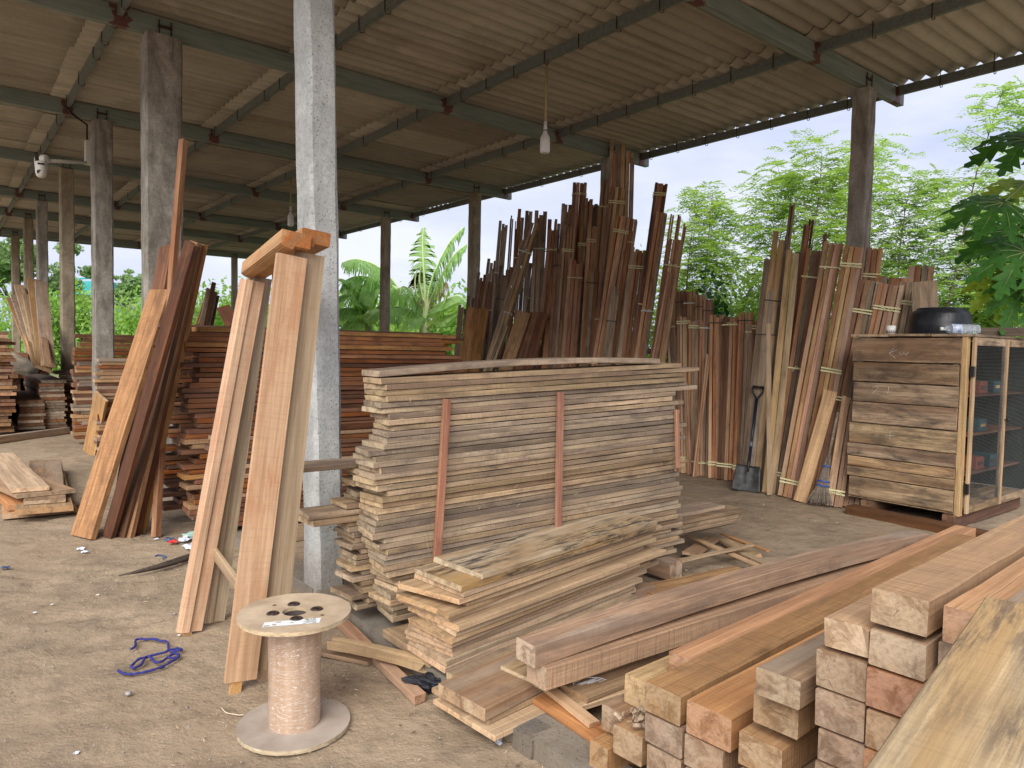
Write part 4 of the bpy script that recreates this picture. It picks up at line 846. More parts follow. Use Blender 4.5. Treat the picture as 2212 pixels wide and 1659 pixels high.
beam(1.345, 1.215, .262, .355, 2.75, W_BEAM, 'light grey cracked beam end under the bright orange one')
beam(1.340, 1.20, .06, .255, 2.75, W_BEAMG, 'dark beam carrying the bright orange column')
beam(1.505, 1.370, .362, .455, 3.0, W_BEAM, 'beam with dark half-round heartwood on its end', yaw=.01)
beam(1.615, 1.50, .382, .452, 3.0, W_BEAMO, 'long orange-topped beam reaching furthest across the floor', a0=2.0, yaw=.008)
beam(1.500, 1.36, .265, .355, 3.0, W_BEAM, 'beam end below the one with dark heartwood'); beam(1.49, 1.36, .165, .258, 3.0, W_BEAMG, 'grey beam end low in the middle of the pile')
beam(1.635, 1.517, .165, .262, 3.0, W_BEAM, 'beam with a ragged crumbled top near the kerb', rough=.004); beam(1.49, 1.36, .05, .160, 3.0, W_BEAMO, 'lowest orange beam on the kerb')
beam(1.735, 1.655, .06, .165, 1.2, W_BEAM, 'rose beam end lowest at the left of the pile', a0=1.74)
beam(1.690, 1.575, .364, .434, 2.9, W_BEAM, 'pale cream beam end high on the left of the pile', a0=1.80) if False else None
beam(1.700, 1.580, .275, .375, 2.9, W_STRIP, 'pale cream beam end standing proud on the left of the pile', a0=1.87)
beam(1.740, 1.640, .185, .272, 2.9, W_BEAMG, 'slate grey beam end left of the crumbled one', a0=1.80)
beam(1.625, 1.52, .272, .35, 2.0, W_BEAMG, 'short brown beam behind the crumbled lump', a0=1.9)
cr_p = AB(1.84, 1.575, .27); CRM = plain('crumbled_bark', (.30, .17, .09), .95, 0, .5, 50, .01, c2=(.55, .42, .3))
mb = MB(); r = random.Random(2)
for k in range(90):
    q = cr_p + ADIR * r.gauss(0, .03) + BDIR * r.gauss(0, .026) + UP * abs(r.gauss(0, .017)); d = Vector((r.gauss(0, 1), r.gauss(0, 1), r.gauss(0, .6))).normalized(); s = r.uniform(.006, .02); u_ = d.orthogonal().normalized()
    mb.box(q, s * 1.6, s * .7, s * .45, d, u_, d.cross(u_))
tag(mb.obj('bark_crumbs', CRM, None, False, cr_p), 'crumbled bark and splinters heaped on the low square beam', 'bark crumbs')
# two long beams
gl = 'two long square beams lying one on the other'
p = AB(1.76, 2.115, .292); q = AB(4.95, 1.98, .27)
between('square_beam', AB(1.755, 2.112, .292), AB(4.95, 2.02, .285), UP, .118, .086, W_BEAMG, label='upper one of the two long beams, bowed, beside the low stack', cat='beam', group=gl, seg=20, bow=.035, ch=.004, rough=.003)
between('square_beam', AB(1.79, 2.085, .204), AB(5.0, 1.985, .20), UP, .12, .09, W_BEAM, label='lower one of the two long beams, brown with orange near end', cat='beam', group=gl, seg=20, ch=.004, rough=.003)
board('sleeper', AB(2.6, 1.35, .02), BDIR, UP, 1.1, .10, .165, W_BEAMG, 'hidden dark sleeper carrying the long beams near the kerb', 'sleeper'); board('sleeper', AB(4.5, .9, .02), BDIR, UP, 1.5, .10, .16, W_BEAMG, 'dark sleeper carrying the far ends of the long beams', 'sleeper')
# big foreground plank
TL, BL, TR = Dp(2128, 1288, 1.42), Dp(1845, 1690, 1.02), Dp(2330, 1396, 1.22)
xd = (BL - TL).normalized(); wd_ = (TR - TL); wd_ = (wd_ - xd * wd_.dot(xd)); up = xd.cross(wd_).normalized(); up = up if up.z > 0 else -up
nn = Vector(up).cross(xd); sgn = 1 if nn.dot(wd_) > 0 else -1
board('plank', TL + nn * sgn * .25 - up * .03, xd, up, 1.15, .50, .03, W_FG, 'big mould-streaked plank cutting into the bottom right corner', 'plank', None, rough=.002, ragged=.004, skew=0)

# ================================================================== BATTEN BUNDLES ALONG THE EAVE
def foot_b(u, a, z=0.):
    lo, hi = .5, 25.
    for _ in range(50):
        m_ = (lo + hi) / 2; p = AB(a, m_, z) - EYEP
        x, d_, v_ = p.x, p.y * cp - p.z * sp_, p.z * cp + p.y * sp_
        uu = WV / 2 + F_PX * (x * cr - v_ * sr) / d_
        if uu > u: lo = m_
        else: hi = m_
    return lo
BUN = []
def bundle(u, v, uf, width, n, mats, look, a_top=7.75, a_foot=7.1, straps=((.85, STRAP),), jag=.02, zf=0., rows=2, st=.030, dp=.045, fan=0.):
    T = PA(u, v, a_top); Fp = AB(a_foot, foot_b(uf, a_foot, zf), zf); ax = T - Fp; Ln = ax.length; ax.normalize()
    side = ADIR * .0 - BDIR; side = (side - ax * side.dot(ax)).normalized(); nrm = ax.cross(side).normalized()
    view = (Fp + T) / 2 - EYEP; view.z = 0; view.normalize()
    side = Vector((view.y, -view.x, 0)); side = (side - ax * side.dot(ax)).normalized(); nrm = ax.cross(side).normalized()
    if nrm.dot(view) < 0: nrm = -nrm
    e = empty('batten_bundle', Fp, '', 'batten bundle', 'bundles of battens leaning under the eave'); r = random.Random(int(u * 7 + v))
    cols = max(2, int(round(n / rows))); pitch = width / cols
    for c in range(cols):
        for k in range(rows):
            x = (c + .5 - cols / 2) * pitch; m_ = mats[r.randrange(len(mats))]; dL = -abs(r.gauss(0, jag)) * (1 if not (c == 0 and k == 0) else 0)
            if k == rows - 1: dL -= r.uniform(0, jag)
            off = side * (x + r.uniform(-.002, .002)) + nrm * (k * dp + r.uniform(0, .006)); lo_ = r.uniform(0, .01)
            tdir = (ax + side * (fan * x + r.uniform(-.0025, .0025)) ).normalized()
            board('batten', Fp + off + ax * lo_, tdir, nrm, max(.4, Ln + dL), pitch * r.uniform(.86, .97), dp * r.uniform(.8, .95), m_, parent=e, rough=.0025, seg=7, ch=.002, bow=r.uniform(-.006, .006), crook=r.uniform(-.004, .004), seed=r.randrange(9999))
    for f_, sm in straps:
        c0 = Fp + ax * Ln * f_; hw = width / 2 + .005 + abs(fan) * 0; mb = MB(); d0, d1 = -.006, rows * dp + .006; h_ = .008 if sm is not STRAPK else .005
        for rep in (0, 1) if sm is STRAP and r.random() < .5 else (0,):
            tilt = r.uniform(-.05, .05); cc_ = c0 + ax * rep * .03
            for (s0, s1, ln, wd2, off2) in ((0, d0, 2 * hw, .004, 0), (0, d1, 2 * hw, .004, 0)):
                mb.box(cc_ + nrm * s1, ln, .004, 2 * h_, (side + ax * tilt).normalized(), nrm, ax)
            for sg in (-1, 1): mb.box(cc_ + side * sg * hw + nrm * (d0 + d1) / 2 + ax * tilt * sg * hw, .004, d1 - d0, 2 * h_, side, nrm, ax)
        if r.random() < .6 and sm is not STRAPK:
            q = c0 + nrm * (d0 - .006) + side * r.uniform(-.02, .02)
            for sg in (-1, 1): mb.tube([q, q + side * sg * .04 + ax * .02 - nrm * .01, q + side * sg * .07 + ax * r.uniform(-.05, .02) - nrm * .012], [.006, .005, .003], 5)
        mb.obj('strap', sm, e, False, Fp)
    BUN.append((u, e, look)); return e
RB, RS, OL = [W_RED, W_RED, W_RED, W_ROSE, W_OLD], [W_RED, W_ROSE, W_ROSE, W_STRIP], [W_OLD, W_OLD, W_OLD, W_RED]
Y, K_, Gr, Wt = STRAP, STRAPK, STRAPG, STRAPW
# far dark group on the left
bundle(1000, 660, 975, .16, 6, [W_OLD], 'very dark short', 7.35, 6.9, ((.6, K_),), .06)
bundle(1022, 640, 990, .22, 8, [W_OLD, W_BROWN], 'low dark ragged', 7.5, 6.9, ((.55, Gr),), .1)
bundle(1048, 590, 1000, .26, 10, OL, 'jagged dark grey', 7.6, 6.95, ((.7, Wt),), .12)
bundle(1066, 560, 1020, .22, 8, OL, 'narrow dark grey', 7.9, 7.2, ((.7, Wt),), .1)
bundle(1088, 478, 1048, .16, 6, OL, 'tall slender grey-brown', 7.9, 7.2, ((.75, Wt),), .08)
bundle(1106, 466, 1075, .05, 2, [W_OLD], 'thin two-stick', 7.9, 7.2, (), .1)
bundle(1116, 478, 1090, .04, 2, [W_OLD], 'thinnest two-stick', 7.95, 7.3, (), .12)
bundle(1134, 452, 1100, .26, 8, OL, 'tall ragged brown', 7.9, 7.25, ((.78, Wt),), .12, fan=.0)
bundle(1098, 575, 1060, .30, 10, OL, 'medium grey', 7.7, 7.1, ((.8, K_),), .15)
bundle(1156, 478, 1010, .20, 8, [W_OLD, W_STRIP, W_OLD], 'steeply slanted pale grey', 7.55, 6.75, ((.86, Wt),), .06)
bundle(1122, 608, 1000, .14, 6, [W_OLD, W_STRIP], 'slanted grey', 7.4, 6.6, ((.8, Wt),), .05)
bundle(1174, 456, 1148, .28, 8, [W_OLD, W_STRIP, W_OLD, W_RED], 'tall grey with pale edges', 7.85, 7.15, ((.83, Wt),), .1)
bundle(1162, 570, 1110, .3, 10, OL, 'dull brown', 7.75, 7.0, ((.8, Gr),), .12)
bundle(1200, 600, 1165, .18, 8, RB, 'short reddish', 7.55, 6.95, ((.75, STRAPK),), .05)
# red group
bundle(1196, 495, 1150, .16, 6, RB, 'plain red-brown', 7.75, 7.05, ((.9, Y),), .01)
bundle(1212, 474, 1178, .2, 8, RB, 'jagged red-brown', 7.9, 7.2, ((.72, Y),), .05)
bundle(1228, 440, 1196, .24, 8, RB, 'tall dark red', 8.1, 7.5, ((.86, Y),), .05)
bundle(1231, 487, 1195, .18, 8, RB, 'middling red-brown', 7.7, 7.1, ((.88, Y),), .02)
bundle(1253, 394, 1222, .22, 8, RB, 'very tall straight red-brown', 8.0, 7.4, ((.955, Y),), .01)
bundle(1268, 425, 1235, .18, 6, RB, 'tall narrow red-brown', 7.95, 7.3, ((.8, Y),), .03)
bundle(1288, 441, 1262, .30, 10, RB, 'broad dark red', 8.1, 7.5, ((.9, Y),), .015)
bundle(1291, 490, 1262, .30, 10, [W_RED, W_STRIP, W_ROSE], 'pale-edged red', 7.85, 7.2, ((.93, Y),), .015)
bundle(1214, 545, 1185, .22, 8, RB, 'low brown', 7.65, 7.0, ((.93, STRAPK),), .03); bundle(1245, 560, 1214, .22, 8, RS, 'low rosy', 7.6, 6.95, ((.9, Y),), .05)
bundle(1290, 585, 1262, .30, 10, OL, 'low dark', 7.65, 7.0, ((.93, K_),), .03)
bundle(1311, 390, 1262, .16, 6, RS, 'tall light-edged red', 7.9, 7.3, ((.9, Y),), .01)
bundle(1336, 405, 1268, .22, 8, [W_RED, W_RED, W_STRIP], 'tall glossy red', 7.75, 7.05, ((.94, Y), (.5, Y)), .01)
bundle(1344, 302, 1325, .36, 12, [W_STRIP, W_OLD, W_ROSE, W_OLD], 'tallest pale uneven', 8.0, 7.5, (), .16)
bundle(1347, 466, 1260, .2, 8, RS, 'leaning rosy', 7.55, 6.85, ((.93, Y),), .01)
bundle(1363, 472, 1288, .18, 8, RB, 'leaning dull red', 7.7, 7.0, ((.9, Y),), .02)
bundle(1380, 535, 1322, .22, 8, RS, 'middle rosy', 7.7, 7.0, ((.9, Y),), .03)
bundle(1428, 395, 1345, .17, 8, [W_RED, W_RED, W_BROWN], 'very tall right-hand red-brown', 7.9, 7.2, ((.955, Y),), .008)
bundle(1430, 458, 1350, .16, 6, RB, 'tall red-brown', 7.75, 7.05, ((.6, Wt),), .02)
bundle(1453, 463, 1375, .05, 2, RB, 'thin two-stick red', 7.8, 7.15, (), .03); bundle(1468, 465, 1385, .06, 2, RB, 'slender two-stick red', 7.85, 7.15, (), .03); bundle(1481, 483, 1392, .05, 2, RB, 'slanting two-stick red', 7.9, 7.2, (), .03)
bundle(1461, 517, 1385, .20, 8, [W_RED, W_RED, W_STRIP], 'right-hand dull red', 7.75, 7.05, ((.88, Y),), .02)
bundle(1446, 589, 1368, .06, 2, [W_ROSE], 'short light pink two-stick', 7.5, 6.9, (), .02); bundle(1405, 600, 1340, .2, 8, RS, 'shorter rosy', 7.6, 6.95, ((.85, Y),), .06)
bundle(1330, 620, 1285, .12, 4, [W_OLD], 'short weathered grey', 7.35, 6.85, ((.8, K_),), .1)
# short bundles
for i, (u, v, uf, w) in enumerate([(1468, 627, 1462, .14), (1493, 629, 1490, .14), (1514, 637, 1514, .11), (1530, 646, 1530, .09)]):
    bundle(u, v, uf, w * 1.4, 10, [W_ROSE, W_STRIP, W_RED], ['pale upper first', 'pale upper second', 'pale upper third', 'pale upper fourth'][i], 8.0, 7.75, ((.93, [K_, Wt, K_, K_][i]),), .012, rows=2)
SH = [(1452, 691, 1470, .10, RB, Y), (1476, 683, 1480, .11, RS, Y), (1502, 693, 1498, .11, RB, Y), (1527, 693, 1520, .11, [W_OLD, W_ROSE], Wt), (1551, 681, 1548, .13, RB, K_), (1580, 685, 1568, .14, [W_RED, W_BROWN], Y), (1612, 675, 1600, .12, RB, K_), (1628, 701, 1612, .12, RB, Y), (1640, 693, 1632, .1, RB, Y)]
for i, (u, v, uf, w, m_, s_) in enumerate(SH):
    bundle(u, v, uf, w * 1.5, 10, m_, ['short red', 'short rosy', 'short plain red', 'short greyish', 'short black-tied', 'short deep red', 'short tallest', 'short low red', 'short rearmost'][i], 7.75, 7.25, ((.95, s_), (.08, Y)), .015)
bundle(1480, 820, 1490, .05, 2, [W_ROSE], 'low thin pink two-stick', 7.4, 7.2, (), .02)
bundle(1530, 765, 1500, .05, 2, [W_ROSE], 'low crooked pink two-stick', 7.5, 7.1, (), .02)
# right group
bundle(1690, 500, 1626, .20, 6, [W_OLD, W_OLD, W_STRIP], 'tall uneven grey', 7.75, 7.05, ((.72, K_),), .10, st=.05)
bundle(1672, 560, 1618, .22, 6, [W_OLD, W_STRIP], 'wide pale grey', 7.65, 7.0, ((.66, K_),), .03)
bundle(1712, 440, 1640, .05, 2, [W_OLD], 'single tall grey two-stick', 7.85, 7.15, (), .0)
bundle(1714, 540, 1660, .14, 4, [W_OLD, W_STRIP], 'grey-edged', 7.65, 6.98, (), .03)
bundle(1742, 486, 1668, .06, 2, [W_OLD, W_RED], 'lone grey-brown two-stick', 7.85, 7.15, (), .0); bundle(1753, 475, 1672, .05, 2, [W_BROWN], 'lone dark two-stick', 7.95, 7.2, (), .0)
bundle(1762, 538, 1684, .2, 8, [W_RED, W_RED, W_OLD], 'yellow-tied brown', 7.75, 7.05, ((.88, Y), (.5, Y), (.07, Y)), .02)
bundle(1731, 545, 1675, .14, 6, [W_RED, W_OLD], 'brown rear', 7.85, 7.2, ((.5, Y),), .03)
bundle(1802, 524, 1700, .19, 8, [W_ROSE, W_RED], 'rosy thick-sticked', 7.6, 6.95, ((.9, Y), (.055, Y)), .012)
bundle(1846, 533, 1742, .19, 8, RS, 'bright rosy', 7.6, 6.95, ((.92, Y), (.5, Y)), .008)
bundle(1890, 535, 1822, .16, 6, RB, 'upright dark-gapped', 8.05, 7.6, ((.88, Y), (.8, Y)), .01)
bundle(1868, 480, 1822, .04, 2, RB, 'single reddish two-stick above', 8.0, 7.5, (), .0); bundle(1782, 505, 1730, .04, 2, RB, 'single brown two-stick above', 7.95, 7.4, (), .0)
bundle(1880, 606, 1778, .22, 8, RB, 'shorter rosy right-hand', 7.65, 7.0, ((.85, Y), (.45, Y)), .01)
bundle(1926, 614, 1826, .24, 10, RS, 'broad reddish right-hand', 7.7, 7.05, ((.88, Y),), .01)
bundle(1966, 610, 1880, .18, 6, [W_RED, W_OLD, W_BEAM], 'brown right-hand', 7.8, 7.2, ((.9, Y),), .01)
bundle(1926, 598, 1850, .3, 10, RB, 'rear level-topped', 7.95, 7.4, (), .01)
bundle(1990, 575, 1945, .24, 8, RB, 'rightmost tall red', 8.2, 7.7, (), .008)
bundle(1838, 858, 1800, .16, 8, [W_ROSE, W_RED], 'short bright red front', 7.15, 6.93, ((.12, Y),), .02)
for i, (u, e, look) in enumerate(sorted(BUN, key=lambda q: q[0])):
    two = 'two-stick' in look; e['category'] = 'stick pair' if two else 'batten bundle'
    w_ = f'{look.replace(" two-stick", "").replace("two-stick", "")} {"pair of sticks" if two else "bundle of battens"}'
    e['label'] = f'{w_}, {["leftmost", "left", "left", "middle", "middle", "right", "right", "rightmost"][min(7, int((u - 990) / 126))]} part of the leaning row'
# planks among the bundles
grp = 'planks leaning among the bundles'
def pl(u0, v0, u1, a0, a1, w, t, mat, lab, side=None, zf=0., rt_=None):
    T = PA(u0, v0, a1); Fp = AB(a0, foot_b(u1, a0, zf), zf); ax = (T - Fp).normalized(); view = (T + Fp) / 2 - EYEP; view.z = 0; view.normalize(); sd = Vector((view.y, -view.x, 0)); up = ax.cross(sd).normalized()
    if up.dot(view) > 0: up = -up
    return board('plank', Fp, ax, up, (T - Fp).length, w, t, mat, lab, 'plank', grp, rough=.003)
pl(1024, 666, 970, 6.55, 7.1, .20, .03, W_ORANGE, 'broad orange plank leaning left of the slanted grey sticks'); pl(1046, 668, 1000, 6.65, 7.15, .16, .03, W_ORANGE, 'narrower orange-brown plank behind the broad orange one')
pl(1132, 674, 1038, 6.4, 7.0, .20, .035, W_ORANGE, 'broad orange plank leaning in front of four dark ones')
for i in range(4): pl(1143 + i * 10, 676, 1052 + i * 14, 6.5 + i * .05, 7.1 + i * .05, .16, .035, W_DARKRED, f'dark red plank, {ordw(i + 1)} behind the right broad orange plank')
pl(1795, 845, 1728, 6.88, 7.15, .125, .03, W_PALE, 'broad pale plank leaning beside the broom'); pl(1660, 700, 1662, 6.9, 7.2, .05, .03, W_STRIP, 'narrow pale batten standing right of the shovel'); 
pl(1996, 608, 2020, 7.75, 7.6, .22, .03, W_OLD, 'grey-brown board leaning behind the basin')
for k in range(2):
    board('batten', AB(7.42 + .1 * k, 5.75, .0), -BDIR, UP, 1.0, .08, .06, W_BEAMG, f'{["front", "rear"][k]} dark batten lying on the floor below the short bundles', 'batten', 'two dark battens on the floor')
# rail the bundles lean on
for (b0, b1, z) in ((4.15, 7.82, 1.5), (8.03, 11.33, 2.1), (2.4, 3.94, 1.75)):
    board('rail', AB(8.0, b0, z), BDIR, -ADIR, b1 - b0, .08, .05, W_OLD, f'grey wooden rail behind the {"right" if b1 < 4 else "middle" if b1 < 8 else "left"} bundles', 'rail', 'rails between the eave posts')
# ================================================================== SHOVEL, BROOM
SHB = plain('worn_shovel_steel', (.03, .032, .035), .5, .5, .6, 14, .001, c2=(.065, .062, .06)); SHAFT = plain('shaft_blue_black', (.018, .025, .04), .35, .2, .3); SHS = plain('shaft_sleeve', (.14, .17, .22), .4, .3)
f = G(1610, 1062, .005); tp = PA(1638, 836, 7.22)
e = empty('shovel', f, 'black square-mouth shovel with D handle leaning on the grey bundle', 'shovel'); ax = (tp - f).normalized(); Ln = (tp - f).length
view = f - EYEP; view.z = 0; view.normalize(); sd = Vector((view.y, -view.x, 0)); sd = (sd - ax * sd.dot(ax)).normalized(); nr = ax.cross(sd).normalized(); nr = nr if nr.dot(view) < 0 else -nr
mb = MB(); nx, ny = 13, 12; V = []
for j in range(ny + 1):
    t_ = j / ny; w = .150 + (.125 - .150) * t_
    if t_ > .93: w *= .9
    for i in range(nx + 1):
        x = (i / nx - .5) * 2; V.append(f + sd * (x * w) + ax * (t_ * .29 + (0.012 * (1 - x * x) * -1 if j == 0 else 0)) + nr * (.028 * x * x + .03 * (1 - t_) * 0 - .02 * math.exp(-(x / .18) ** 2) * t_ * -1 - .012))
mb.add(V, [(j * (nx + 1) + i, j * (nx + 1) + i + 1, (j + 1) * (nx + 1) + i + 1, (j + 1) * (nx + 1) + i) for j in range(ny) for i in range(nx)])
bl = mb.obj('blade', SHB, e, True, f); sm = bl.modifiers.new('t', 'SOLIDIFY'); sm.thickness = .004
MB().tube([f + ax * .22, f + ax * .30, f + ax * .36], [.012, .02, .019], 12).obj('socket', SHB, e, True, f)
MB().tube([f + ax * .35, f + ax * (Ln - .14)], .017, 14).obj('shaft', SHAFT, e, True, f); MB().tube([f + ax * .50, f + ax * .56], .019, 14).obj('sleeve', SHS, e, True, f)
hd = f + ax * Ln; pts = [hd - ax * .15, hd - ax * .12]; 
for s in (-1, 1): MB().tube([hd - ax * .155, hd - ax * .125 + sd * s * .012, hd - ax * .07 + sd * s * .05, hd - ax * .03 + sd * s * .055, hd + sd * s * .052], [.014, .012, .011, .011, .012], 10).obj('handle_arm', BLACKP, e, True, f)
MB().tube([hd - sd * .062, hd + sd * .062], .014, 14).obj('grip', BLACKP, e, True, f)
# stick broom
bf = AB(6.84, foot_b(1768, 6.84), 0); tp2 = PA(1812, 880, 6.96)
e = empty('broom', bf, 'grey twig broom with blue bindings leaning among the bundles', 'broom'); ax = (tp2 - bf).normalized()
STRAW = wood('broom_straw', (.16, .125, .10), (.34, .28, .22), st=.3, val=(.6, 1.2)); BLUEB = plain('blue_binding', (.02, .09, .42), .5)
mb = MB(); r = random.Random(6)
for k in range(260):
    ang = r.uniform(0, 6.283); rr_ = math.sqrt(r.random()); u_ = sd * math.cos(ang) * rr_; w_ = nr * math.sin(ang) * rr_ * .5
    p0 = bf + (u_ + w_) * .125 + ax * r.uniform(0, .06) + UP * .004; p1 = bf + ax * .17 + (u_ + w_) * .062; p2 = bf + ax * .30 + (u_ + w_) * .042; p3 = bf + ax * r.uniform(.4, .52) + (u_ + w_) * .02
    mb.tube([p0, p1, p2, p3], [.0012, .002, .002, .0012], 4, cap=False)
mb.obj('bristles', STRAW, e, False, bf)
MB().tube([bf + ax * .4, bf + ax * .95], [.014, .012], 10).obj('handle', W_OLD, e, True, bf)
for (d_, rr_) in ((.20, .062), (.245, .054), (.40, .036)):
    mb = MB(); mb.tube([bf + ax * (d_ + .006 * math.sin(k * 1.3)) + sd * math.cos(k * .3927) * rr_ + nr * math.sin(k * .3927) * rr_ * .62 for k in range(17)], .006, 6); mb.obj('binding', BLUEB, e, True, bf)

# ================================================================== CABINET
CA0, CB0, CB1, CZ0, CZ1 = 6.955, 2.50, 3.50, .13, 1.68; CA1 = 8.75
e = CAB = empty('wooden_cabinet', AB(CA0, CB0, 0), 'rough plank cabinet with wire mesh doors standing at the right edge', 'cabinet')
FRB = frame(Vector((0, 0, 0)), BDIR, UP)
def cbx(name, a0, a1, b0, b1, z0, z1, mat, parent=e, vert=False, **k):
    """board inside the cabinet frame; long axis = largest side"""
    da, db, dz = a1 - a0, b1 - b0, z1 - z0; k.setdefault('rough', .002); k.setdefault('ch', .003)
    if dz >= da and dz >= db: return board(name, AB((a0 + a1) / 2, b0, z0) , UP, BDIR, dz, da, db, mat, parent=parent, **k)
    if db >= da: return board(name, AB(a0, b0, (z0 + z1) / 2), BDIR, ADIR, db, dz, da, mat, parent=parent, **k)
    return board(name, AB(a0, (b0 + b1) / 2, z0), ADIR, UP, da, db, dz, mat, parent=parent, **k)
hts = [.205, .105, .105, .135, .215, .215, .205, .205, .24]; hts = [h * (CZ1 - CZ0 - .03) / sum(hts) for h in hts]
z = CZ0 + .02; r = random.Random(12); SIDES = []
for i, h in enumerate(hts):
    o_ = r.uniform(-.004, .006) + (.006 if i % 2 else 0); g_ = r.uniform(.004, .011) if i != 7 else .012
    s_ = cbx('side_board', CA0 - .022 - o_, CA0 - .002 - o_ , CB0 + .06 + r.uniform(-.006, .006), CB1 + r.uniform(-.02, .02), z, z + h - g_, W_CRATE, ragged=.003); SIDES.append((s_, z, h, CA0 - .024 - o_)); z += h
for b_ in (CB0 + .10, CB1 - .05): cbx('inner_post', CA0, CA0 + .05, b_ - .025, b_ + .025, CZ0, CZ1 - .01, W_BEAMG)
cbx('corner_post', CA0 - .02, CA0 + .045, CB0 + .01, CB0 + .055, CZ0 - .01, CZ1, W_STRIP)
for (a0, a1, b0, b1, zz) in ((CA0 - .03, CA1, CB0 - .02, CB0 + .30, CZ1), (CA0 - .05, CA1, CB0 + .305, CB0 + .66, CZ1 + .002), (CA0 - .04, CA1, CB0 + .665, CB1 + .02, CZ1 - .002)):
    cbx('top_board', a0, a1, b0, b1, zz, zz + .022, W_CRATE)
cbx('bottom_board', CA0 + .002, CA1, CB0 + .06, CB1, CZ0, CZ0 + .02, W_CRATE)
DKI = plain('shade_toned_interior', (.02, .027, .018), .8, 0, .4, 6)  # near-black green: shade of the enclosed cabinet put into the board colour
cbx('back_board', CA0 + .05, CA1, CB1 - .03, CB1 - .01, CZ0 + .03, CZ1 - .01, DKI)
for zz in (.42, .78, 1.14): cbx('shelf', CA0 + .06, CA1 - .02, CB0 + .12, CB1 - .05, zz, zz + .02, W_BROWN)  # dark brown also carries the cabinet's inner shade in the shelf colour
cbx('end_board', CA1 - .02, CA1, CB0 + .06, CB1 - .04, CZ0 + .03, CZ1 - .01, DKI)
WIRE = plain('wire_mesh', (.20, .21, .20), .4, .8, .1)
def door(a0, a1, knob, lab):
    d = cbx('door', a0, a0 + .05, CB0 - .026, CB0 - .002, CZ0 + .01, CZ1 - .005, W_STRIP)
    cbx('frame_stile', a1 - .05, a1, CB0 - .026, CB0 - .002, CZ0 + .01, CZ1 - .005, W_CRATE, parent=d)
    for (z0_, z1_) in ((CZ0 + .01, CZ0 + .08), (CZ1 - .075, CZ1 - .005)): cbx('frame_rail', a0 + .052, a1 - .052, CB0 - .025, CB0 - .003, z0_, z1_, W_CRATE, parent=d)
    mb = MB(); zz = CZ0 + .085
    while zz < CZ1 - .08: mb.tube([AB(a0 + .045, CB0 - .0295, zz), AB(a1 - .045, CB0 - .0295, zz + .003)], .0013, 3, cap=False); zz += .0125
    aa = a0 + .055
    while aa < a1 - .05: mb.tube([AB(aa, CB0 - .0292, CZ0 + .07), AB(aa, CB0 - .0292, CZ1 - .07)], .0006, 3, cap=False); aa += .029
    mb.obj('wire_mesh', WIRE, d, False, AB(a0, CB0, CZ0))
    if knob: MB().lathe([(.006, 0), (.006, .018), (.016, .024), (.017, .034), (.008, .042), (0, .043)], AB(a0 + .02, CB0 - .026, .93), 20, Z=-BDIR).obj('knob', BLACKP, d, True, AB(a0, CB0, .9))
    else:
        for zz in (.36, 1.38): MB().box(AB(a0 - .006, CB0 - .02, zz), .035, .03, .09, ADIR, BDIR, UP).obj('hinge', BLACKP, d, False, AB(a0, CB0, zz))
door(CA0 + .045, CA0 + .80, False, ''); door(CA0 + .805, CA0 + 1.74, True, '')
# chalk marks on the side boards
def chalk(idx, strokes, nm='chalk_mark'):
    s_, z_, h_, a_ = SIDES[idx]; mb = MB()
    for st_ in strokes: mb.tube([AB(a_ - .0025, CB0 + b_, z_ + h_ * t_) for b_, t_ in st_], .0010, 4)
    mb.obj(nm, CH, s_, False, AB(a_, CB0, z_))
chalk(8, [[(.62, .55), (.66, .35), (.60, .15)], [(.66, .35), (.59, .5)], [(.57, .4), (.55, .28), (.53, .4), (.51, .28), (.49, .42)]])
chalk(6, [[(.80, .72), (.77, .80), (.75, .7), (.80, .4), (.74, .42)], [(.65, .8), (.66, .45)]]); chalk(4, [[(.62, .7), (.62, .3)], [(.66, .5), (.58, .5)]])
BX = plain('orange_tool_case', (.20, .055, .03), .6, 0, .2); BX2 = plain('dark_teal_case', (.015, .06, .07), .6)
for i, (a_, z_, m_) in enumerate([(7.28, 1.16, BX), (7.28, .80, BX), (7.30, .44, BX), (7.75, 1.16, BX), (7.78, .80, BX2), (7.76, .44, BX), (8.1, 1.16, BX2), (8.1, .44, BX2)]):
    c = AB(a_, 2.78, z_ + .062); e2 = empty('tool_case', zoff(c, -.06), f'{"orange" if m_ is BX else "dark teal"} box on the {["bottom", "middle", "top"][[.44, .80, 1.16].index(z_)]} shelf behind the {["left" , "right"][a_ > 7.5]} mesh door{" at the far end" if a_ > 8 else ""}', 'box', 'boxes on the cabinet shelves')
    MB().box(c, .20, .26, .115, ADIR, BDIR, UP).obj('case_body', m_, e2, False, c); MB().box(c - BDIR * .133, .10, .006, .03, ADIR, BDIR, UP).obj('case_label', BLACKP if i % 2 else W_STRIP, e2, False, c)
board('sleeper', AB(6.76, 2.20, -.03), (BDIR + ADIR * .06), UP, 1.22, .15, .10, W_BROWN, 'dark red-brown sleeper on the floor in front of the cabinet side', 'sleeper')
for k, b_ in enumerate((2.58, 3.3)): board('sleeper', AB(6.9, b_, .01), ADIR, UP, 1.6, .1, .115, W_BROWN, f'{["near", "far"][k]} wooden runner under the cabinet', 'sleeper', 'runners under the cabinet')
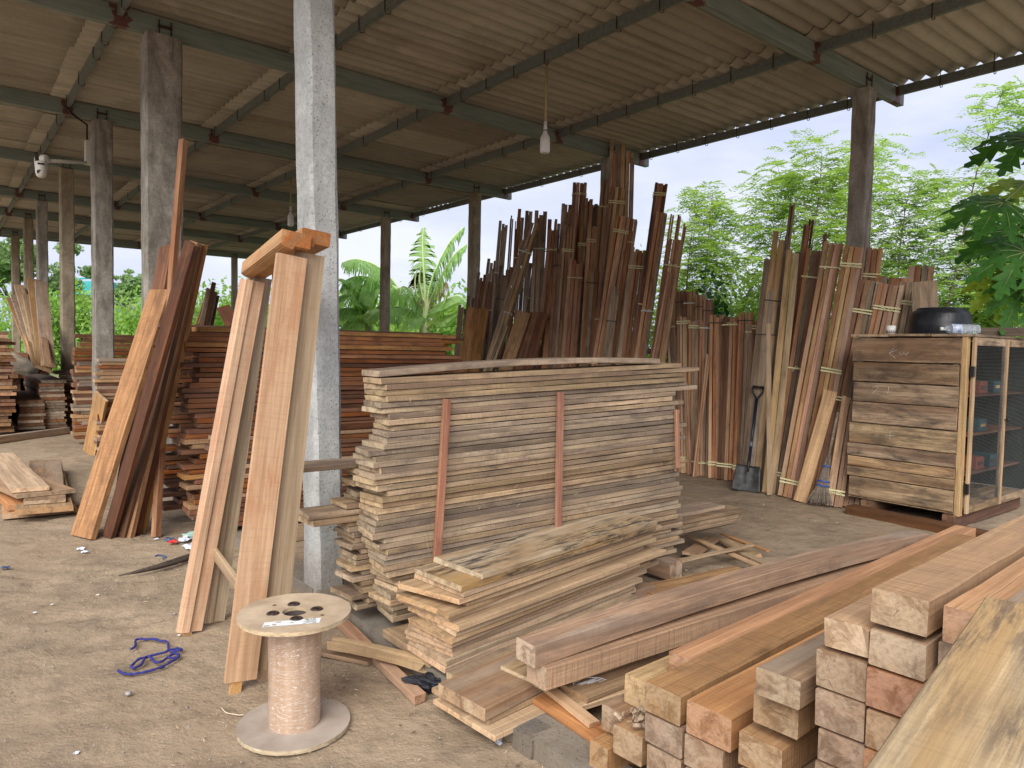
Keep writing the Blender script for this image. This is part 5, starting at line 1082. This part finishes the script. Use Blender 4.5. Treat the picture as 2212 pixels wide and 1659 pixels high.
# basin, cup, bottle on the cabinet
ZC = CZ1 + .024; p = AB(7.40, 2.92, ZC)
BAS = plain('black_rubber', (.014, .015, .018), .38, 0, .3, 20, .001)
e = empty('basin', p, 'big black rubber basin turned upside down on top of the cabinet', 'basin')
MB().lathe([(.270, .0), (.277, .004), (.277, .016), (.266, .022), (.258, .11), (.247, .19), (.225, .225), (.20, .235), (.198, .25), (.19, .252), (.185, .238), (0, .238)], p, 56).obj('shell', BAS, e, True, p)
mb = MB()
for k in range(24): t_ = k * math.pi / 12; mb.tube([p + Vector((math.cos(t_) * .2635, math.sin(t_) * .2635, .03)), p + Vector((math.cos(t_) * .248, math.sin(t_) * .248, .18))], .0025, 4)
mb.obj('ribs', BAS, e, True, p)
p = AB(7.03, 3.20, ZC); e = empty('cup', p, 'small white cup with brown zigzag rim at its foot, on the cabinet', 'cup')
MB().lathe([(0, .002), (.030, 0), (.040, .01), (.043, .08), (.040, .08), (.037, .012), (0, .01)], p, 36).obj('cup_body', WHITEP, e, True, p)
mb = MB()
for k in range(16):
    t_ = k * math.pi / 8; q = lambda th_, zz: p + Vector((math.cos(th_), math.sin(th_), 0)) * (.0405 + .003 * zz / .08 + .0012) + UP * zz
    mb.add([q(t_ - .19, .012), q(t_ + .19, .012), q(t_, .042)], [(0, 1, 2)])
mb.obj('zigzag_pattern', plain('brown_glaze', (.12, .07, .06), .5), e, False, p)
pb = G(2048, 714, ZC + .045); pb = AB(6.99, bof(PA(2035, 714, 6.99)), ZC + .045); pe = AB(7.16, bof(PA(2035, 714, 6.99)) - .17, ZC + .045); ax = (pe - pb).normalized()
m, t, b_, o_ = newmat('clear_plastic'); b_.inputs['Base Color'].default_value = (.85, .92, .97, 1); b_.inputs['Roughness'].default_value = .08; b_.inputs['Transmission Weight'].default_value = .75; b_.inputs['IOR'].default_value = 1.15
e = empty('water_bottle', pb, 'clear plastic water bottle with blue label lying on its side on the cabinet', 'bottle')
prof = [(.014, 0), (.014, .02), (.03, .045), (.043, .07)]; z = .07
for k in range(11): prof += [(.044, z), (.040, z + .009)]; z += .02
prof += [(.043, z), (.04, z + .012), (0, z + .014)]
MB().lathe(prof, pb, 30, Z=ax).obj('bottle_body', m, e, True, pb); MB().lathe([(0, -.016), (.016, -.016), (.0165, .006), (.014, .006)], pb, 20, Z=ax).obj('cap', WHITEP, e, True, pb)
LB2 = plain('blue_white_label', (.03, .12, .42), .4, 0, .2, 26, c2=(.75, .8, .85)); MB().lathe([(.0448, .072), (.0448, .15)], pb, 30, Z=ax).obj('label', LB2, e, True, pb)

# ================================================================== PLANTS
NR = np.random.default_rng(5)
def quadmesh(name, C, U, Wd, mat, parent=None, origin=(0, 0, 0), fold=0.):
    """many small leaf faces: centres C, half-length vectors U, half-width vectors Wd (n x 3) as pointed six-cornered leaves"""
    n = len(C); o = np.array(origin); C = C - o
    pts = np.stack([C - U, C - U * .35 + Wd, C + U * .35 + Wd * .9, C + U, C + U * .35 - Wd * .9, C - U * .35 - Wd], 1).reshape(-1, 3)
    me = bpy.data.meshes.new(name); me.vertices.add(n * 6); me.vertices.foreach_set('co', pts.ravel().astype(np.float32)); me.loops.add(n * 6); me.loops.foreach_set('vertex_index', np.arange(n * 6, dtype=np.int32))
    me.polygons.add(n); me.polygons.foreach_set('loop_start', (np.arange(n) * 6).astype(np.int32)); me.update(calc_edges=True); me.validate(); me.materials.append(mat)
    return link(name, me, parent, origin)
def unit(a): return a / np.maximum(1e-6, np.linalg.norm(a, axis=1, keepdims=True))
LF1 = leafmat('feathery_leaf', (.27, .40, .11), (.40, .52, .19), .6, .6); LF2 = leafmat('pale_leaf', (.34, .50, .18), (.47, .6, .26), .55, .6); LFD = leafmat('deep_leaf', (.03, .09, .025), (.06, .15, .035), .3, 1.); LFM = leafmat('hedge_leaf', (.22, .40, .08), (.38, .55, .15), .5, .35); LFF = leafmat('far_leaf', (.22, .35, .15), (.34, .46, .24), .4, .25)
BARK = plain('grey_brown_bark', (.13, .10, .075), .9, 0, .35, 12, .01); TWIG = plain('green_twig', (.20, .22, .11), .8, 0, .3)
def feather_tree(base, h, spread, nb, nf, lab, grp, mat=LF1, lean_=(0, 0), seed=1, fr_len=.38, trunkr=.035, cat='tree', low=.25, lsz=.031, tmat=None):
    r = random.Random(seed); g = np.random.default_rng(seed); base = Vector(base)
    e = empty('feathery_tree', base, lab, cat, grp); mb = MB()
    trunk = [base]; d = Vector((lean_[0], lean_[1], 1)).normalized(); K = 9
    for k in range(K): d = (d + Vector((r.gauss(0, .06), r.gauss(0, .06), .06))).normalized(); trunk.append(trunk[-1] + d * h / K)
    mb.tube(trunk, [trunkr * (1 - .85 * k / K) for k in range(K + 1)], 7); mb.obj('trunk', BARK, e, True, base)
    tips = []; mb = MB()
    for k in range(nb):
        t_ = low + (1 - low) * (k + r.random()) / nb; i = min(K - 1, int(t_ * K)); p = trunk[i].lerp(trunk[i + 1], t_ * K - i)
        az = r.uniform(0, 6.283); d = Vector((math.cos(az), math.sin(az), r.uniform(.15, .9))).normalized(); Lb = spread * (1.15 - t_ * .75) * r.uniform(.6, 1.15); pts = [p]
        for s in range(5): d = (d + Vector((r.gauss(0, .12), r.gauss(0, .12), r.gauss(-.02, .1)))).normalized(); pts.append(pts[-1] + d * Lb / 5)
        mb.tube(pts, [trunkr * .38 * (1 - .8 * s / 5) * (1.2 - t_) + .002 for s in range(6)], 5, cap=False)
        for s in range(1, 6): tips.append((pts[s], (pts[s] - pts[s - 1]).normalized(), .5 + s * .2))
    tips.append((trunk[-1], Vector((0, 0, 1)), 1.)); mb.obj('branches', BARK, e, True, base)
    C, U, Wd = [], [], []
    for k in range(nf):
        p, d0, ww = tips[r.randrange(len(tips))]
        d = Vector((d0.x + r.gauss(0, .8), d0.y + r.gauss(0, .8), d0.z * .4 + r.gauss(.05, .45))).normalized(); p = p + Vector((r.gauss(0, .17), r.gauss(0, .17), r.gauss(0, .12)))
        Lf = fr_len * r.uniform(.6, 1.2); side = d.cross(UP); side = side.normalized() if side.length > .1 else Vector((1, 0, 0)); npn = 6
        for j in range(npn):
            s = (j + 1) / npn; q = p + d * Lf * s - UP * (s * s * Lf * .35)
            for sg in (-1, 1):
                pd = (side * sg * .8 + d * .55 - UP * .18).normalized(); pl_ = Lf * .42 * (1 - .45 * s)
                for m_ in range(4):
                    c = q + pd * pl_ * (m_ + .6) / 4; C.append(c + Vector((r.gauss(0, .004),) * 3)); u_ = (pd.cross(UP).normalized() * (1 if m_ % 2 else -1) + pd * .8).normalized(); U.append(u_ * lsz * r.uniform(.7, 1.2)); Wd.append(u_.cross(Vector((r.gauss(0, .4), r.gauss(0, .4), 1)).normalized()) * lsz * .42)
    C, U, Wd = (np.array([tuple(v) for v in x]) for x in (C, U, Wd)); quadmesh('crown', C, U, Wd, mat, e, tuple(base)); return e
GT = 'feathery trees beyond the eave'
def at_(u, Y): p = G(u, 800, 0); r_ = ray(u, 800); return Vector((r_.x / r_.y * Y, Y, -.02))
TREES = [(1440, 13.5, 3.9, 1.0, 14, 230, 'slim feathery tree behind the tallest bundles', 0, LF1), (1505, 14.0, 4.6, 1.3, 20, 420, 'feathery tree right of the tallest bundles', 1, LF1), (1590, 15.0, 5.2, 1.5, 24, 520, 'tall feathery tree in the gap between the bundle groups', 2, LF1),
         (1690, 13.8, 5.2, 1.5, 26, 560, 'bushy feathery tree behind the grey bundle', 3, LF1), (1775, 15.0, 6.1, 1.5, 26, 520, 'highest feathery tree just left of the right post', 4, LF2), (1925, 14.4, 5.0, 1.4, 24, 480, 'feathery tree just right of the right post', 5, LF1),
         (2000, 13.2, 6.3, 1.0, 22, 300, 'thin tree with a tall feathery spire beside the papaya', 6, LF2), (2085, 15, 4.9, 1.5, 24, 480, 'feathery tree behind the papaya leaves', 7, LF1), (2180, 13.5, 4.3, 1.5, 22, 440, 'feathery tree at the right edge behind the papaya', 8, LF1), (2290, 14.5, 4.5, 1.6, 22, 300, 'feathery tree cut by the right edge', 9, LF1)]
for (u, Y, h, sp, nb, nf, lab, sd_, mt) in TREES: feather_tree(at_(u, Y), h, sp, int(nb * 2.0), int(nf * 1.3), lab, GT, mt, seed=sd_ + 20, fr_len=.42, lean_=(.12 if sd_ in (4, 6) else .03, 0))
def bush(c, rx, ry, h, n, ls, lab, mat, grp, name='bush', cat='bush', stems=5, z0=.1, sh=.75):
    c = Vector(c); e = empty(name, c, lab, cat, grp); g = np.random.default_rng(int(abs(c.x * 31 + c.y * 7)) + n)
    nc = max(10, n // 130); cc = g.normal(size=(nc, 3)); cc = unit(cc) * (g.random((nc, 1)) ** .4) * sh; cc[:, 2] = np.abs(cc[:, 2]) * 1.05
    idx = g.integers(0, nc, n); d = unit(g.normal(size=(n, 3))) * (g.random((n, 1)) ** .5) * .34; P = cc[idx] + d; P[:, 2] = np.clip(P[:, 2], 0.02, None)
    C = P * np.array([rx, ry, h]) + np.array([c.x, c.y, c.z + z0]); U = unit(g.normal(size=(n, 3)) + np.array([0, 0, .2])); W_ = np.cross(U, unit(g.normal(size=(n, 3)) * .6 + np.array([0, -.3, .8]))); W_ = unit(W_)
    s = ls * g.uniform(.6, 1.25, (n, 1)); quadmesh('foliage', C, U * s, W_ * s * .5, mat, e, tuple(c))
    mb = MB(); r = random.Random(n)
    for k in range(stems): a_ = r.uniform(0, 6.28); q = Vector((math.cos(a_) * rx * .5, math.sin(a_) * ry * .5, h * .8)); mb.tube([c, c + q * .5 + Vector((0, 0, h * .1)), c + q], [.05 * h / 3, .03 * h / 3, .01], 6)
    mb.obj('stems', BARK, e, True, c); return e
# understorey behind the feathery trees
GU = 'bushes below the feathery trees'
for i, (u, Y, rx, h, mt, lab) in enumerate([(1400, 17, 2.0, 3.0, LF1, 'light green bush behind the tall bundles'), (1530, 16.5, 2.2, 3.2, LF1, 'light green bush in the gap, left one'), (1650, 17, 2.2, 3.4, LFM, 'mid green bush in the gap, right one'), (1790, 17.5, 2.4, 3.5, LF1, 'light bush left of the right post'), (1930, 17, 2.2, 3.3, LFM, 'mid green bush right of the right post'), (2060, 17, 2.2, 3.1, LF1, 'light bush above the basin'), (2190, 17, 2.4, 3.0, LFM, 'mid green bush at the right edge'), (2320, 18, 3, 3.2, LF1, 'light bush beyond the right edge')]):
    bush(at_(u, Y), rx, 1.4, h * 1.3, 11000, .055, lab, mt, GU)
bush(at_(1532, 11.6), .58, .5, 2.55, 3400, .06, 'dense dark green bush behind the short bundles', LFD, None, sh=.8)
bush(at_(1655, 12.3), .7, .5, 1.7, 2200, .05, 'low light green bush left of the grey bundle', LF1, None)
# hedge and bushes beyond the far end of the yard
GH = 'green bushes beyond the far end'
for i, (u, Y, rx, h, mt, n, lab) in enumerate([(40, 34, 4.5, 3.6, LFM, 7000, 'bright bush behind the leftmost pillars'), (140, 33, 3.2, 4.0, LFM, 6000, 'bright bush between the left pillars'), (225, 37, 3.6, 4.4, LFF, 5000, 'pale bush before the teal building'), (290, 32, 2.8, 3.9, LFM, 7000, 'bright round bush right of the third pillar'), (350, 36, 3.4, 4.4, LFF, 5000, 'pale bush above the leaning planks'), (470, 30, 3.0, 4.2, LFM, 8000, 'bright bush behind the sheaf of sticks'), (545, 34, 3, 4.6, LF1, 7000, 'tall light bush left of the door frames'), (610, 31, 3, 3.4, LFM, 4000, 'bush hidden behind the door frames'), (-80, 38, 6, 5, LFM, 5000, 'large bush beyond the left edge'),
        (760, 26, 3.2, 3.4, LFM, 8000, 'green bush left behind the banana plants'), (880, 30, 3.6, 4.0, LF1, 8000, 'green bush behind the banana plants'), (990, 26, 2.8, 3.6, LFM, 8000, 'green bush right behind the banana plants'), (1090, 28, 3.5, 4, LF1, 5000, 'bush behind the dark bundles')]):
    bush(at_(u, Y), rx, 1.8, h, n, .11, lab, mt, GH)
def big_tree(base, h, rx, rz, n, ls, lab, mat, fork=.5, seed=1, tr=.22, name='broad_tree'):
    base = Vector(base); e = empty(name, base, lab, 'tree'); r = random.Random(seed); g = np.random.default_rng(seed); mb = MB()
    f_ = base + Vector((.2, 0, h * fork)); mb.tube([base, base.lerp(f_, .5) + Vector((.1, 0, 0)), f_], [tr, tr * .8, tr * .65], 9); ends = []
    for k in range(9):
        a_ = k * .698 + r.uniform(-.2, .2); q = f_ + Vector((math.cos(a_) * rx * r.uniform(.4, .8), math.sin(a_) * rx * .6, (h - h * fork) * r.uniform(.4, .95))); mb.tube([f_, f_.lerp(q, .5) + Vector((0, 0, .3)), q], [tr * .45, tr * .25, .02], 6, cap=False); ends.append(q)
    mb.obj('trunk', BARK, e, True, base)
    nc = 70; cc = np.array([tuple(ends[r.randrange(9)] + Vector((r.gauss(0, rx * .28), r.gauss(0, rx * .25), r.gauss(0, rz * .22)))) for _ in range(nc)])
    idx = g.integers(0, nc, n); C = cc[idx] + unit(g.normal(size=(n, 3))) * (g.random((n, 1)) ** .5) * np.array([rx * .2, rx * .2, rz * .11]); U = unit(g.normal(size=(n, 3))); W_ = unit(np.cross(U, unit(g.normal(size=(n, 3)) * .6 + np.array([0, -.2, .8])))); s = ls * g.uniform(.6, 1.3, (n, 1)); quadmesh('crown', C, U * s, W_ * s * .5, mat, e, tuple(base)); return e
big_tree(at_(35, 48), 7.6, 4.2, 4, 16000, .15, 'big spreading tree behind the leftmost pillars', LFF, .35, 3)
big_tree(at_(270, 60), 6.4, 1.8, 2, 4500, .15, 'small dark tree top right of the third pillar', LFF, .6, 4, .12); big_tree(at_(318, 58), 6.2, 1.5, 2, 3500, .15, 'small tree top left of the second pillar', LFF, .6, 6, .12)
# teal building far behind
TEAL = plain('teal_sheet', (.03, .33, .36), .5, 0, .12, .8); TEALL = plain('pale_blue_wall', (.42, .58, .66), .7, 0, .06, .8)
Yb = 110; pc = at_(190, Yb); w_ = 5.6; e = empty('teal_building', pc, 'distant teal-roofed building seen between the left pillars', 'building')
MB().box(pc + Vector((0, 4, 4.1)), w_, 7, 8.4).obj('wall', TEALL, e, False, pc); MB().box(pc + Vector((0, 3.8, 9.3)), w_ + .8, 8, 2.0).obj('roof', TEAL, e, False, pc)
MB().tube([pc + Vector((-2.6, -.3, 10.5)), pc + Vector((2.8, -.3, 10.9))], .12, 6).obj('roof_rail', TEAL, e, True, pc)
for k in range(3): MB().box(pc + Vector((-1.7 + k * 1.7, .46, 6.6)), .9, .1, 1.4).obj('window', plain('dark_pane', (.05, .09, .12), .2), e, False, pc)

# banana plants
BL = leafmat('banana_leaf', (.26, .46, .14), (.38, .58, .23), .5, 1.0); BLY = leafmat('young_banana_leaf', (.26, .44, .08), (.38, .55, .14), .6, 1.0); BDRY = leafmat('dry_banana_leaf', (.30, .22, .13), (.42, .33, .2), .3, 2.)
BST = plain('banana_stem', (.26, .34, .12), .6, 0, .25, 4, c2=(.42, .46, .22)); MID = plain('banana_midrib', (.45, .55, .25), .6, 0, .1)
def banana_leaf(e, pts, w, mat, torn=.5, seed=1, droop=.35):
    r = random.Random(seed); P = []
    pts = [Vector(p) for p in pts]
    for i in range(len(pts) - 1):
        p0, p1, p2, p3 = pts[max(i - 1, 0)], pts[i], pts[i + 1], pts[min(i + 2, len(pts) - 1)]
        for k in range(14): t_ = k / 14; P.append(.5 * ((2 * p1) + (p2 - p0) * t_ + (2 * p0 - 5 * p1 + 4 * p2 - p3) * t_ * t_ + (3 * p1 - p0 - 3 * p2 + p3) * t_ ** 3))
    P.append(pts[-1]); n = len(P); mb = MB()
    for sg in (-1, 1):
        drp = droop
        for i in range(int(n * .18), n - 1):
            t0, t1 = i / (n - 1), (i + 1) / (n - 1); f_ = lambda t: max(.04, math.sin(math.pi * min(1, max(0, (t - .16) / .86)) ** .8)) ** .8 * w * 1.9
            d = (P[i + 1] - P[i]).normalized(); sd_ = d.cross(UP); sd_ = sd_.normalized() if sd_.length > .15 else Vector((1, 0, 0)); 
            if r.random() < torn: drp = droop + r.uniform(-.15, .9) * torn
            gap = .25 * torn * r.random(); q0, q1 = P[i], P[i + 1].lerp(P[i], gap)
            o0 = []; o1 = []
            for s in (0, .35, .7, 1.0):
                lat = sd_ * sg * (1 - .25 * s * drp); dn = UP * (-drp * s * 1.1) + d * .25
                o0.append(q0 + (lat + dn) * f_(t0) * s); o1.append(q1 + (lat + dn) * f_(t1) * s * (1 if s < 1 or torn < .3 else r.uniform(.85, 1.05)))
            mb.add(o0 + o1, [(k, k + 1, k + 5, k + 4) for k in range(3)])
    lf = mb.obj('leaf', mat, e, False, P[0]); MB().tube(P, [.05 * (1 - .85 * i / n) + .005 for i in range(n)], 6).obj('midrib', MID, lf, True, P[0]); return lf
def banana(base, lab, leaves, sth, str_=.13, seed=1, extra=None):
    base = Vector(base); e = empty('banana_plant', base, lab, 'banana plant', 'banana plants beyond the dark stack')
    MB().tube([base, base + UP * sth * .5 + Vector((.05, 0, 0)), base + UP * sth], [str_, str_ * .8, str_ * .5], 12).obj('stem', BST, e, True, base); c = base + UP * sth
    for i, (px, w, mat, torn, dr) in enumerate(leaves):
        pts = [c - UP * .2] + [Dp(u, v, base.y + dy) for u, v, dy in px]; banana_leaf(e, pts, w, mat, torn * .8, seed * 10 + i, dr * .75)
    return e
# (photo region 1320..1850 x 880..1290 at 2.3226 px) -> V
q = lambda x, y, dy=0.: (729.9 + x * .2381, 486.6 + y * .2381, dy)
banana(at_(795, 22), 'banana plant with arching leaves left of the middle post', [([q(230, 780), q(170, 600), q(60, 500), q(-10, 490, -.5)], .34, BL, .25, .5), ([q(240, 760), q(280, 560, .4), q(330, 430, .5)], .2, BLY, .1, .3), ([q(330, 780), q(560, 640), q(400, 400), q(180, 310), q(40, 340, -.2)], .42, BL, .7, .75), ([q(260, 740), q(160, 640), q(40, 640, .2), q(-60, 720, .2)], .36, BL, .35, .6),
       ([q(350, 760), q(540, 590, -.3), q(300, 480), q(150, 470), q(40, 520)], .36, BL, .7, .8), ([q(240, 800), q(150, 760), q(40, 760), q(-40, 830)], .3, BL, .4, .6), ([q(260, 870), q(180, 850), q(90, 870), q(40, 930)], .28, BL, .4, .8), ([q(215, 700), q(225, 600), q(215, 540)], .2, BLY, .1, .2), ([q(300, 880), q(250, 820, -.4), q(330, 760, -.4), q(470, 830, -.5)], .28, BL, .2, .7)], 2.3, .2, seed=3)
banana(at_(915, 20.5), 'tall torn banana plant with upright ragged leaves between two posts', [([q(790, 620), q(780, 420), q(770, 200), q(775, 20)], .24, BL, .9, .35), ([q(830, 600), q(900, 380), q(1020, 150), q(1150, 10)], .28, BL, .95, .5), ([q(860, 650), q(930, 480), q(1050, 280), q(1170, 170)], .26, BL, .95, .6), ([q(770, 680), q(740, 500), q(760, 360)], .26, BL, .6, .7), ([q(770, 760), q(700, 660), q(640, 580), q(580, 560, -.3), q(560, 640, -.4)], .34, BL, .85, .9),
       ([q(820, 800), q(950, 700), q(1080, 640), q(1165, 700)], .34, BL, .08, .5), ([q(800, 850), q(720, 800), q(560, 745), q(400, 760, -.3), q(250, 860, -.4)], .34, BL, .45, .85), ([q(840, 900), q(900, 850), q(1000, 820), q(1110, 770)], .3, BL, .3, .5), ([q(790, 700), q(720, 640), q(700, 520), q(720, 400)], .16, BDRY, .95, .9), ([q(830, 720), q(880, 600), q(980, 520), q(1010, 600)], .16, BDRY, .95, .9), ([q(850, 900, -.2), q(900, 820, -.3), q(960, 720, -.3), q(1010, 560, -.3)], .22, BLY, .7, .5)], 2.2, .24, 5)
banana(at_(700, 26), 'banana plant mostly hidden behind the near pillar', [([q(-60, 800), q(-80, 600), q(-40, 480)], .3, BL, .3, .5), ([q(-60, 800), q(20, 640), q(90, 600)], .3, BL, .3, .6)], 2.6, .2, 7)

# papaya at the right edge
PAP = leafmat('papaya_leaf', (.04, .14, .022), (.075, .21, .032), .32, 3.0); PAPY = leafmat('yellowing_papaya_leaf', (.22, .36, .04), (.33, .42, .05), .5, 3.0); PST = plain('papaya_stalk', (.25, .32, .12), .6, 0, .2, 6); PTR = plain('papaya_trunk', (.25, .23, .18), .9, 0, .3, 10, .01)
def papaya_leaf(e, c, R_, nrm, tip, mat, root, seed):
    r = random.Random(seed); nrm = Vector(nrm).normalized(); X = Vector(tip); X = (X - nrm * X.dot(nrm)).normalized(); Yv = nrm.cross(X); mb = MB(); c = Vector(c)
    lobes = 9
    for k in range(lobes):
        ang = (k - (lobes - 1) / 2) * math.radians(34); Ll = R_ * (1.0 - .42 * abs(k - (lobes - 1) / 2) / ((lobes - 1) / 2)) * r.uniform(.92, 1.08); d = X * math.cos(ang) + Yv * math.sin(ang); s_ = nrm.cross(d)
        Wl = [(.0, .02), (.22, .11), (.36, .075), (.44, .20), (.50, .10), (.62, .235), (.66, .09), (.76, .17), (.82, .06), (.92, .07), (1., .0)]; K = len(Wl)
        pts = []
        for (t_, w_) in Wl:
            m_ = c + d * Ll * t_ - UP * (Ll * .34 * t_ * t_) + nrm * .02 * math.sin(t_ * 9 + k); wv_ = w_ * Ll
            pts += [m_ + s_ * wv_ + d * wv_ * .42 - UP * wv_ * .18, m_ + nrm * (-.006), m_ - s_ * wv_ + d * wv_ * .42 - UP * wv_ * .18]
        mb.add(pts, sum([[(i * 3, i * 3 + 3, i * 3 + 4, i * 3 + 1), (i * 3 + 1, i * 3 + 4, i * 3 + 5, i * 3 + 2)] for i in range(K - 1)], []))
    # web joining the lobes near the stalk
    web = [c + (X * math.cos(a_) + Yv * math.sin(a_)) * R_ * .34 * (1 - .3 * abs(a_) / 2.4) - UP * R_ * .04 for a_ in [(-2.5 + 5.0 * k / 24) for k in range(25)]]; k0 = len(mb.v); mb.add([c] + web, [(0, i + 1, i + 2) for i in range(24)])
    lf = mb.obj('leaf', mat, e, False, c); mb = MB(); mb.tube([root, (Vector(root) + c) / 2 + UP * .12, c], [.018, .012, .009], 7); mb.obj('leaf_stalk', PST, lf, True, c)
    mb = MB()
    for k in range(lobes):
        ang = (k - (lobes - 1) / 2) * math.radians(34); Ll = R_ * (1.0 - .42 * abs(k - 4) / 4) * .85; d = X * math.cos(ang) + Yv * math.sin(ang); mb.tube([c + d * Ll * t_ - UP * (Ll * .34 * t_ * t_) + nrm * .004 for t_ in (0, .3, .6, .9)], [.005, .004, .003, .001], 4, cap=False)
    mb.obj('veins', PST, lf, True, c)
pb = at_(2300, 7.9); e = empty('papaya_tree', pb, 'papaya tree with large lobed leaves reaching in from the right edge', 'papaya tree'); MB().tube([pb, pb + UP * 2.2, pb + UP * 3.9], [.09, .075, .05], 12).obj('trunk', PTR, e, True, pb)
top = pb + UP * 3.7
PL = [((2168, 438), 7.1, .62, (-.1, -.55, .75), (-1, 0, -.15), PAP), ((2225, 300), 7.2, .6, (-.1, -.6, .7), (-1, 0, -.1), PAP), ((2190, 505), 7.5, .6, (-.1, -.75, .6), (-1, 0, -.2), PAP), ((2215, 545), 7.0, .62, (-.1, -.7, .6), (-1, .1, -.3), PAP), ((2175, 600), 7.2, .42, (-.2, -.8, .45), (-.9, 0, -.6), PAPY), ((2215, 620), 7.0, .46, (-.2, -.85, .35), (-.6, 0, -.9), PAP), ((2225, 400), 7.8, .55, (0, -.6, .8), (-1, 0, .1), PAPY), ((2300, 480), 7.3, .6, (.1, -.6, .8), (-.3, -.8, -.2), PAP), ((2330, 350), 7.9, .6, (.3, .1, .9), (1, .2, 0), PAP), ((2290, 250), 8.3, .55, (0, .2, .9), (0, 1, 0), PAP)]
for i, (uv, Y, R_, n_, tp_, m_) in enumerate(PL): papaya_leaf(e, Dp(uv[0], uv[1], Y), R_, n_, tp_, m_, top - UP * .1 * i, i + 1)

# ================================================================== LITTER OF SHAVINGS, CHIPS AND PEBBLES ON THE DIRT
def litter(name, n, box, s0, s1, asp, mats, lab, seed, dens=None, lift=.003):
    g = np.random.default_rng(seed); A_ = g.uniform(box[0], box[1], n); B_ = g.uniform(box[2], box[3], n)
    if dens: keep = np.array([noise.noise(Vector((a_ * .9, b__ * .9, seed))) + dens > g.random() * .6 for a_, b__ in zip(A_, B_)]); A_, B_ = A_[keep], B_[keep]; n = len(A_)
    C = np.stack([A_ * SA - B_ * CA, A_ * CA + B_ * SA, np.full(n, lift) + g.random(n) * .008], 1); U = unit(np.stack([g.normal(size=n), g.normal(size=n), g.normal(size=n) * .25], 1)); W_ = unit(np.cross(U, unit(g.normal(size=(n, 3)) * .35 + np.array([0, 0, 1])))); s = (s0 + (s1 - s0) * g.random((n, 1)) ** 3)
    C[:, 2] += np.array([max(0, noise.noise(Vector((x, y, 0)) * 1.1) * .016 + noise.noise(Vector((x, y, 0)) * 4.2) * .011) for x, y in C[:, :2]])
    ob = quadmesh(name, C, U * s, W_ * s * asp, mats); ob['kind'] = 'stuff'; ob['label'] = lab; ob['category'] = 'litter'; return ob
SHV = plain('pale_shavings', (.40, .30, .18), .8, 0, .3, 3, c2=(.58, .46, .31)); SHD = plain('dark_chips', (.10, .07, .05), .9, 0, .4, 3); 
litter('wood_shavings', 9000, (-3.2, 1.7, 1.2, 9), .003, .011, .13, SHV, 'pale wood shavings strewn over the open dirt', 1, .3)
litter('dark_chips', 5000, (-3.2, 1.7, 1.2, 9), .003, .012, .4, SHD, 'dark bits strewn over the open dirt', 2, .3)
litter('wood_shavings', 6000, (.6, 1.68, 1.8, 7), .003, .013, .13, SHV, 'thick shavings gathered along the kerb', 3, .6)
litter('wood_shavings', 2600, (3.8, 7.3, 1.2, 5.6), .003, .016, .3, SHV, 'shavings on the shed floor before the bundles', 4, .25)
litter('orange_shavings', 260, (5.9, 6.3, 2.45, 2.9), .004, .014, .4, plain('orange_shavings', (.45, .16, .05), .8, 0, .3), 'orange shavings heap on the shed floor', 5)
litter('dark_chips', 2200, (3.8, 7.3, 1.2, 5.6), .003, .012, .5, SHD, 'dark bits on the shed floor', 6, .25)
PEB = plain('pebbles', (.26, .24, .22), .85, 0, .4, 3)
g = np.random.default_rng(9); mb = MB(); r = random.Random(4)
for k in range(420):
    a_, b__ = r.uniform(-2.5, 1.65), r.uniform(1.3, 6); p = AB(a_, b__, .003); s = r.uniform(.002, .007) * (2 if r.random() < .04 else 1); d = Vector((r.gauss(0, 1), r.gauss(0, 1), 0)).normalized()
    pts = [p + Vector((math.cos(t_) * s * r.uniform(.7, 1.2), math.sin(t_) * s * r.uniform(.7, 1.2), 0)) for t_ in [k_ * 1.047 for k_ in range(6)]]; pts2 = [p + (q_ - p) * .6 + UP * s * .8 for q_ in pts]; mb.add(pts + pts2, [tuple(range(6, 12))] + [(i, (i + 1) % 6, 6 + (i + 1) % 6, 6 + i) for i in range(6)])
ob = mb.obj('gravel', PEB, None, False); tag(ob, 'small pebbles scattered on the dirt', 'gravel', kind='stuff')

# splinters hanging from the sawn edges of the tall stack
g = np.random.default_rng(31); n = 260; A_ = 1.65 + 2.15 * g.random(n); Z_ = .2 + 1.1 * g.random(n); C = np.stack([A_ * SA - (FB - .012) * CA, A_ * CA + (FB - .012) * SA, Z_], 1)
U = unit(np.stack([g.normal(size=n), g.normal(size=n) * .5, -np.abs(g.normal(size=n))], 1)); W_ = unit(np.cross(U, unit(g.normal(size=(n, 3))))); sz_ = .005 + .014 * g.random((n, 1)) ** 2
ob = quadmesh('splinters', C, U * sz_, W_ * .0009, SHV); tag(ob, 'pale splinters hanging from the sawn board edges', 'splinters', kind='stuff')
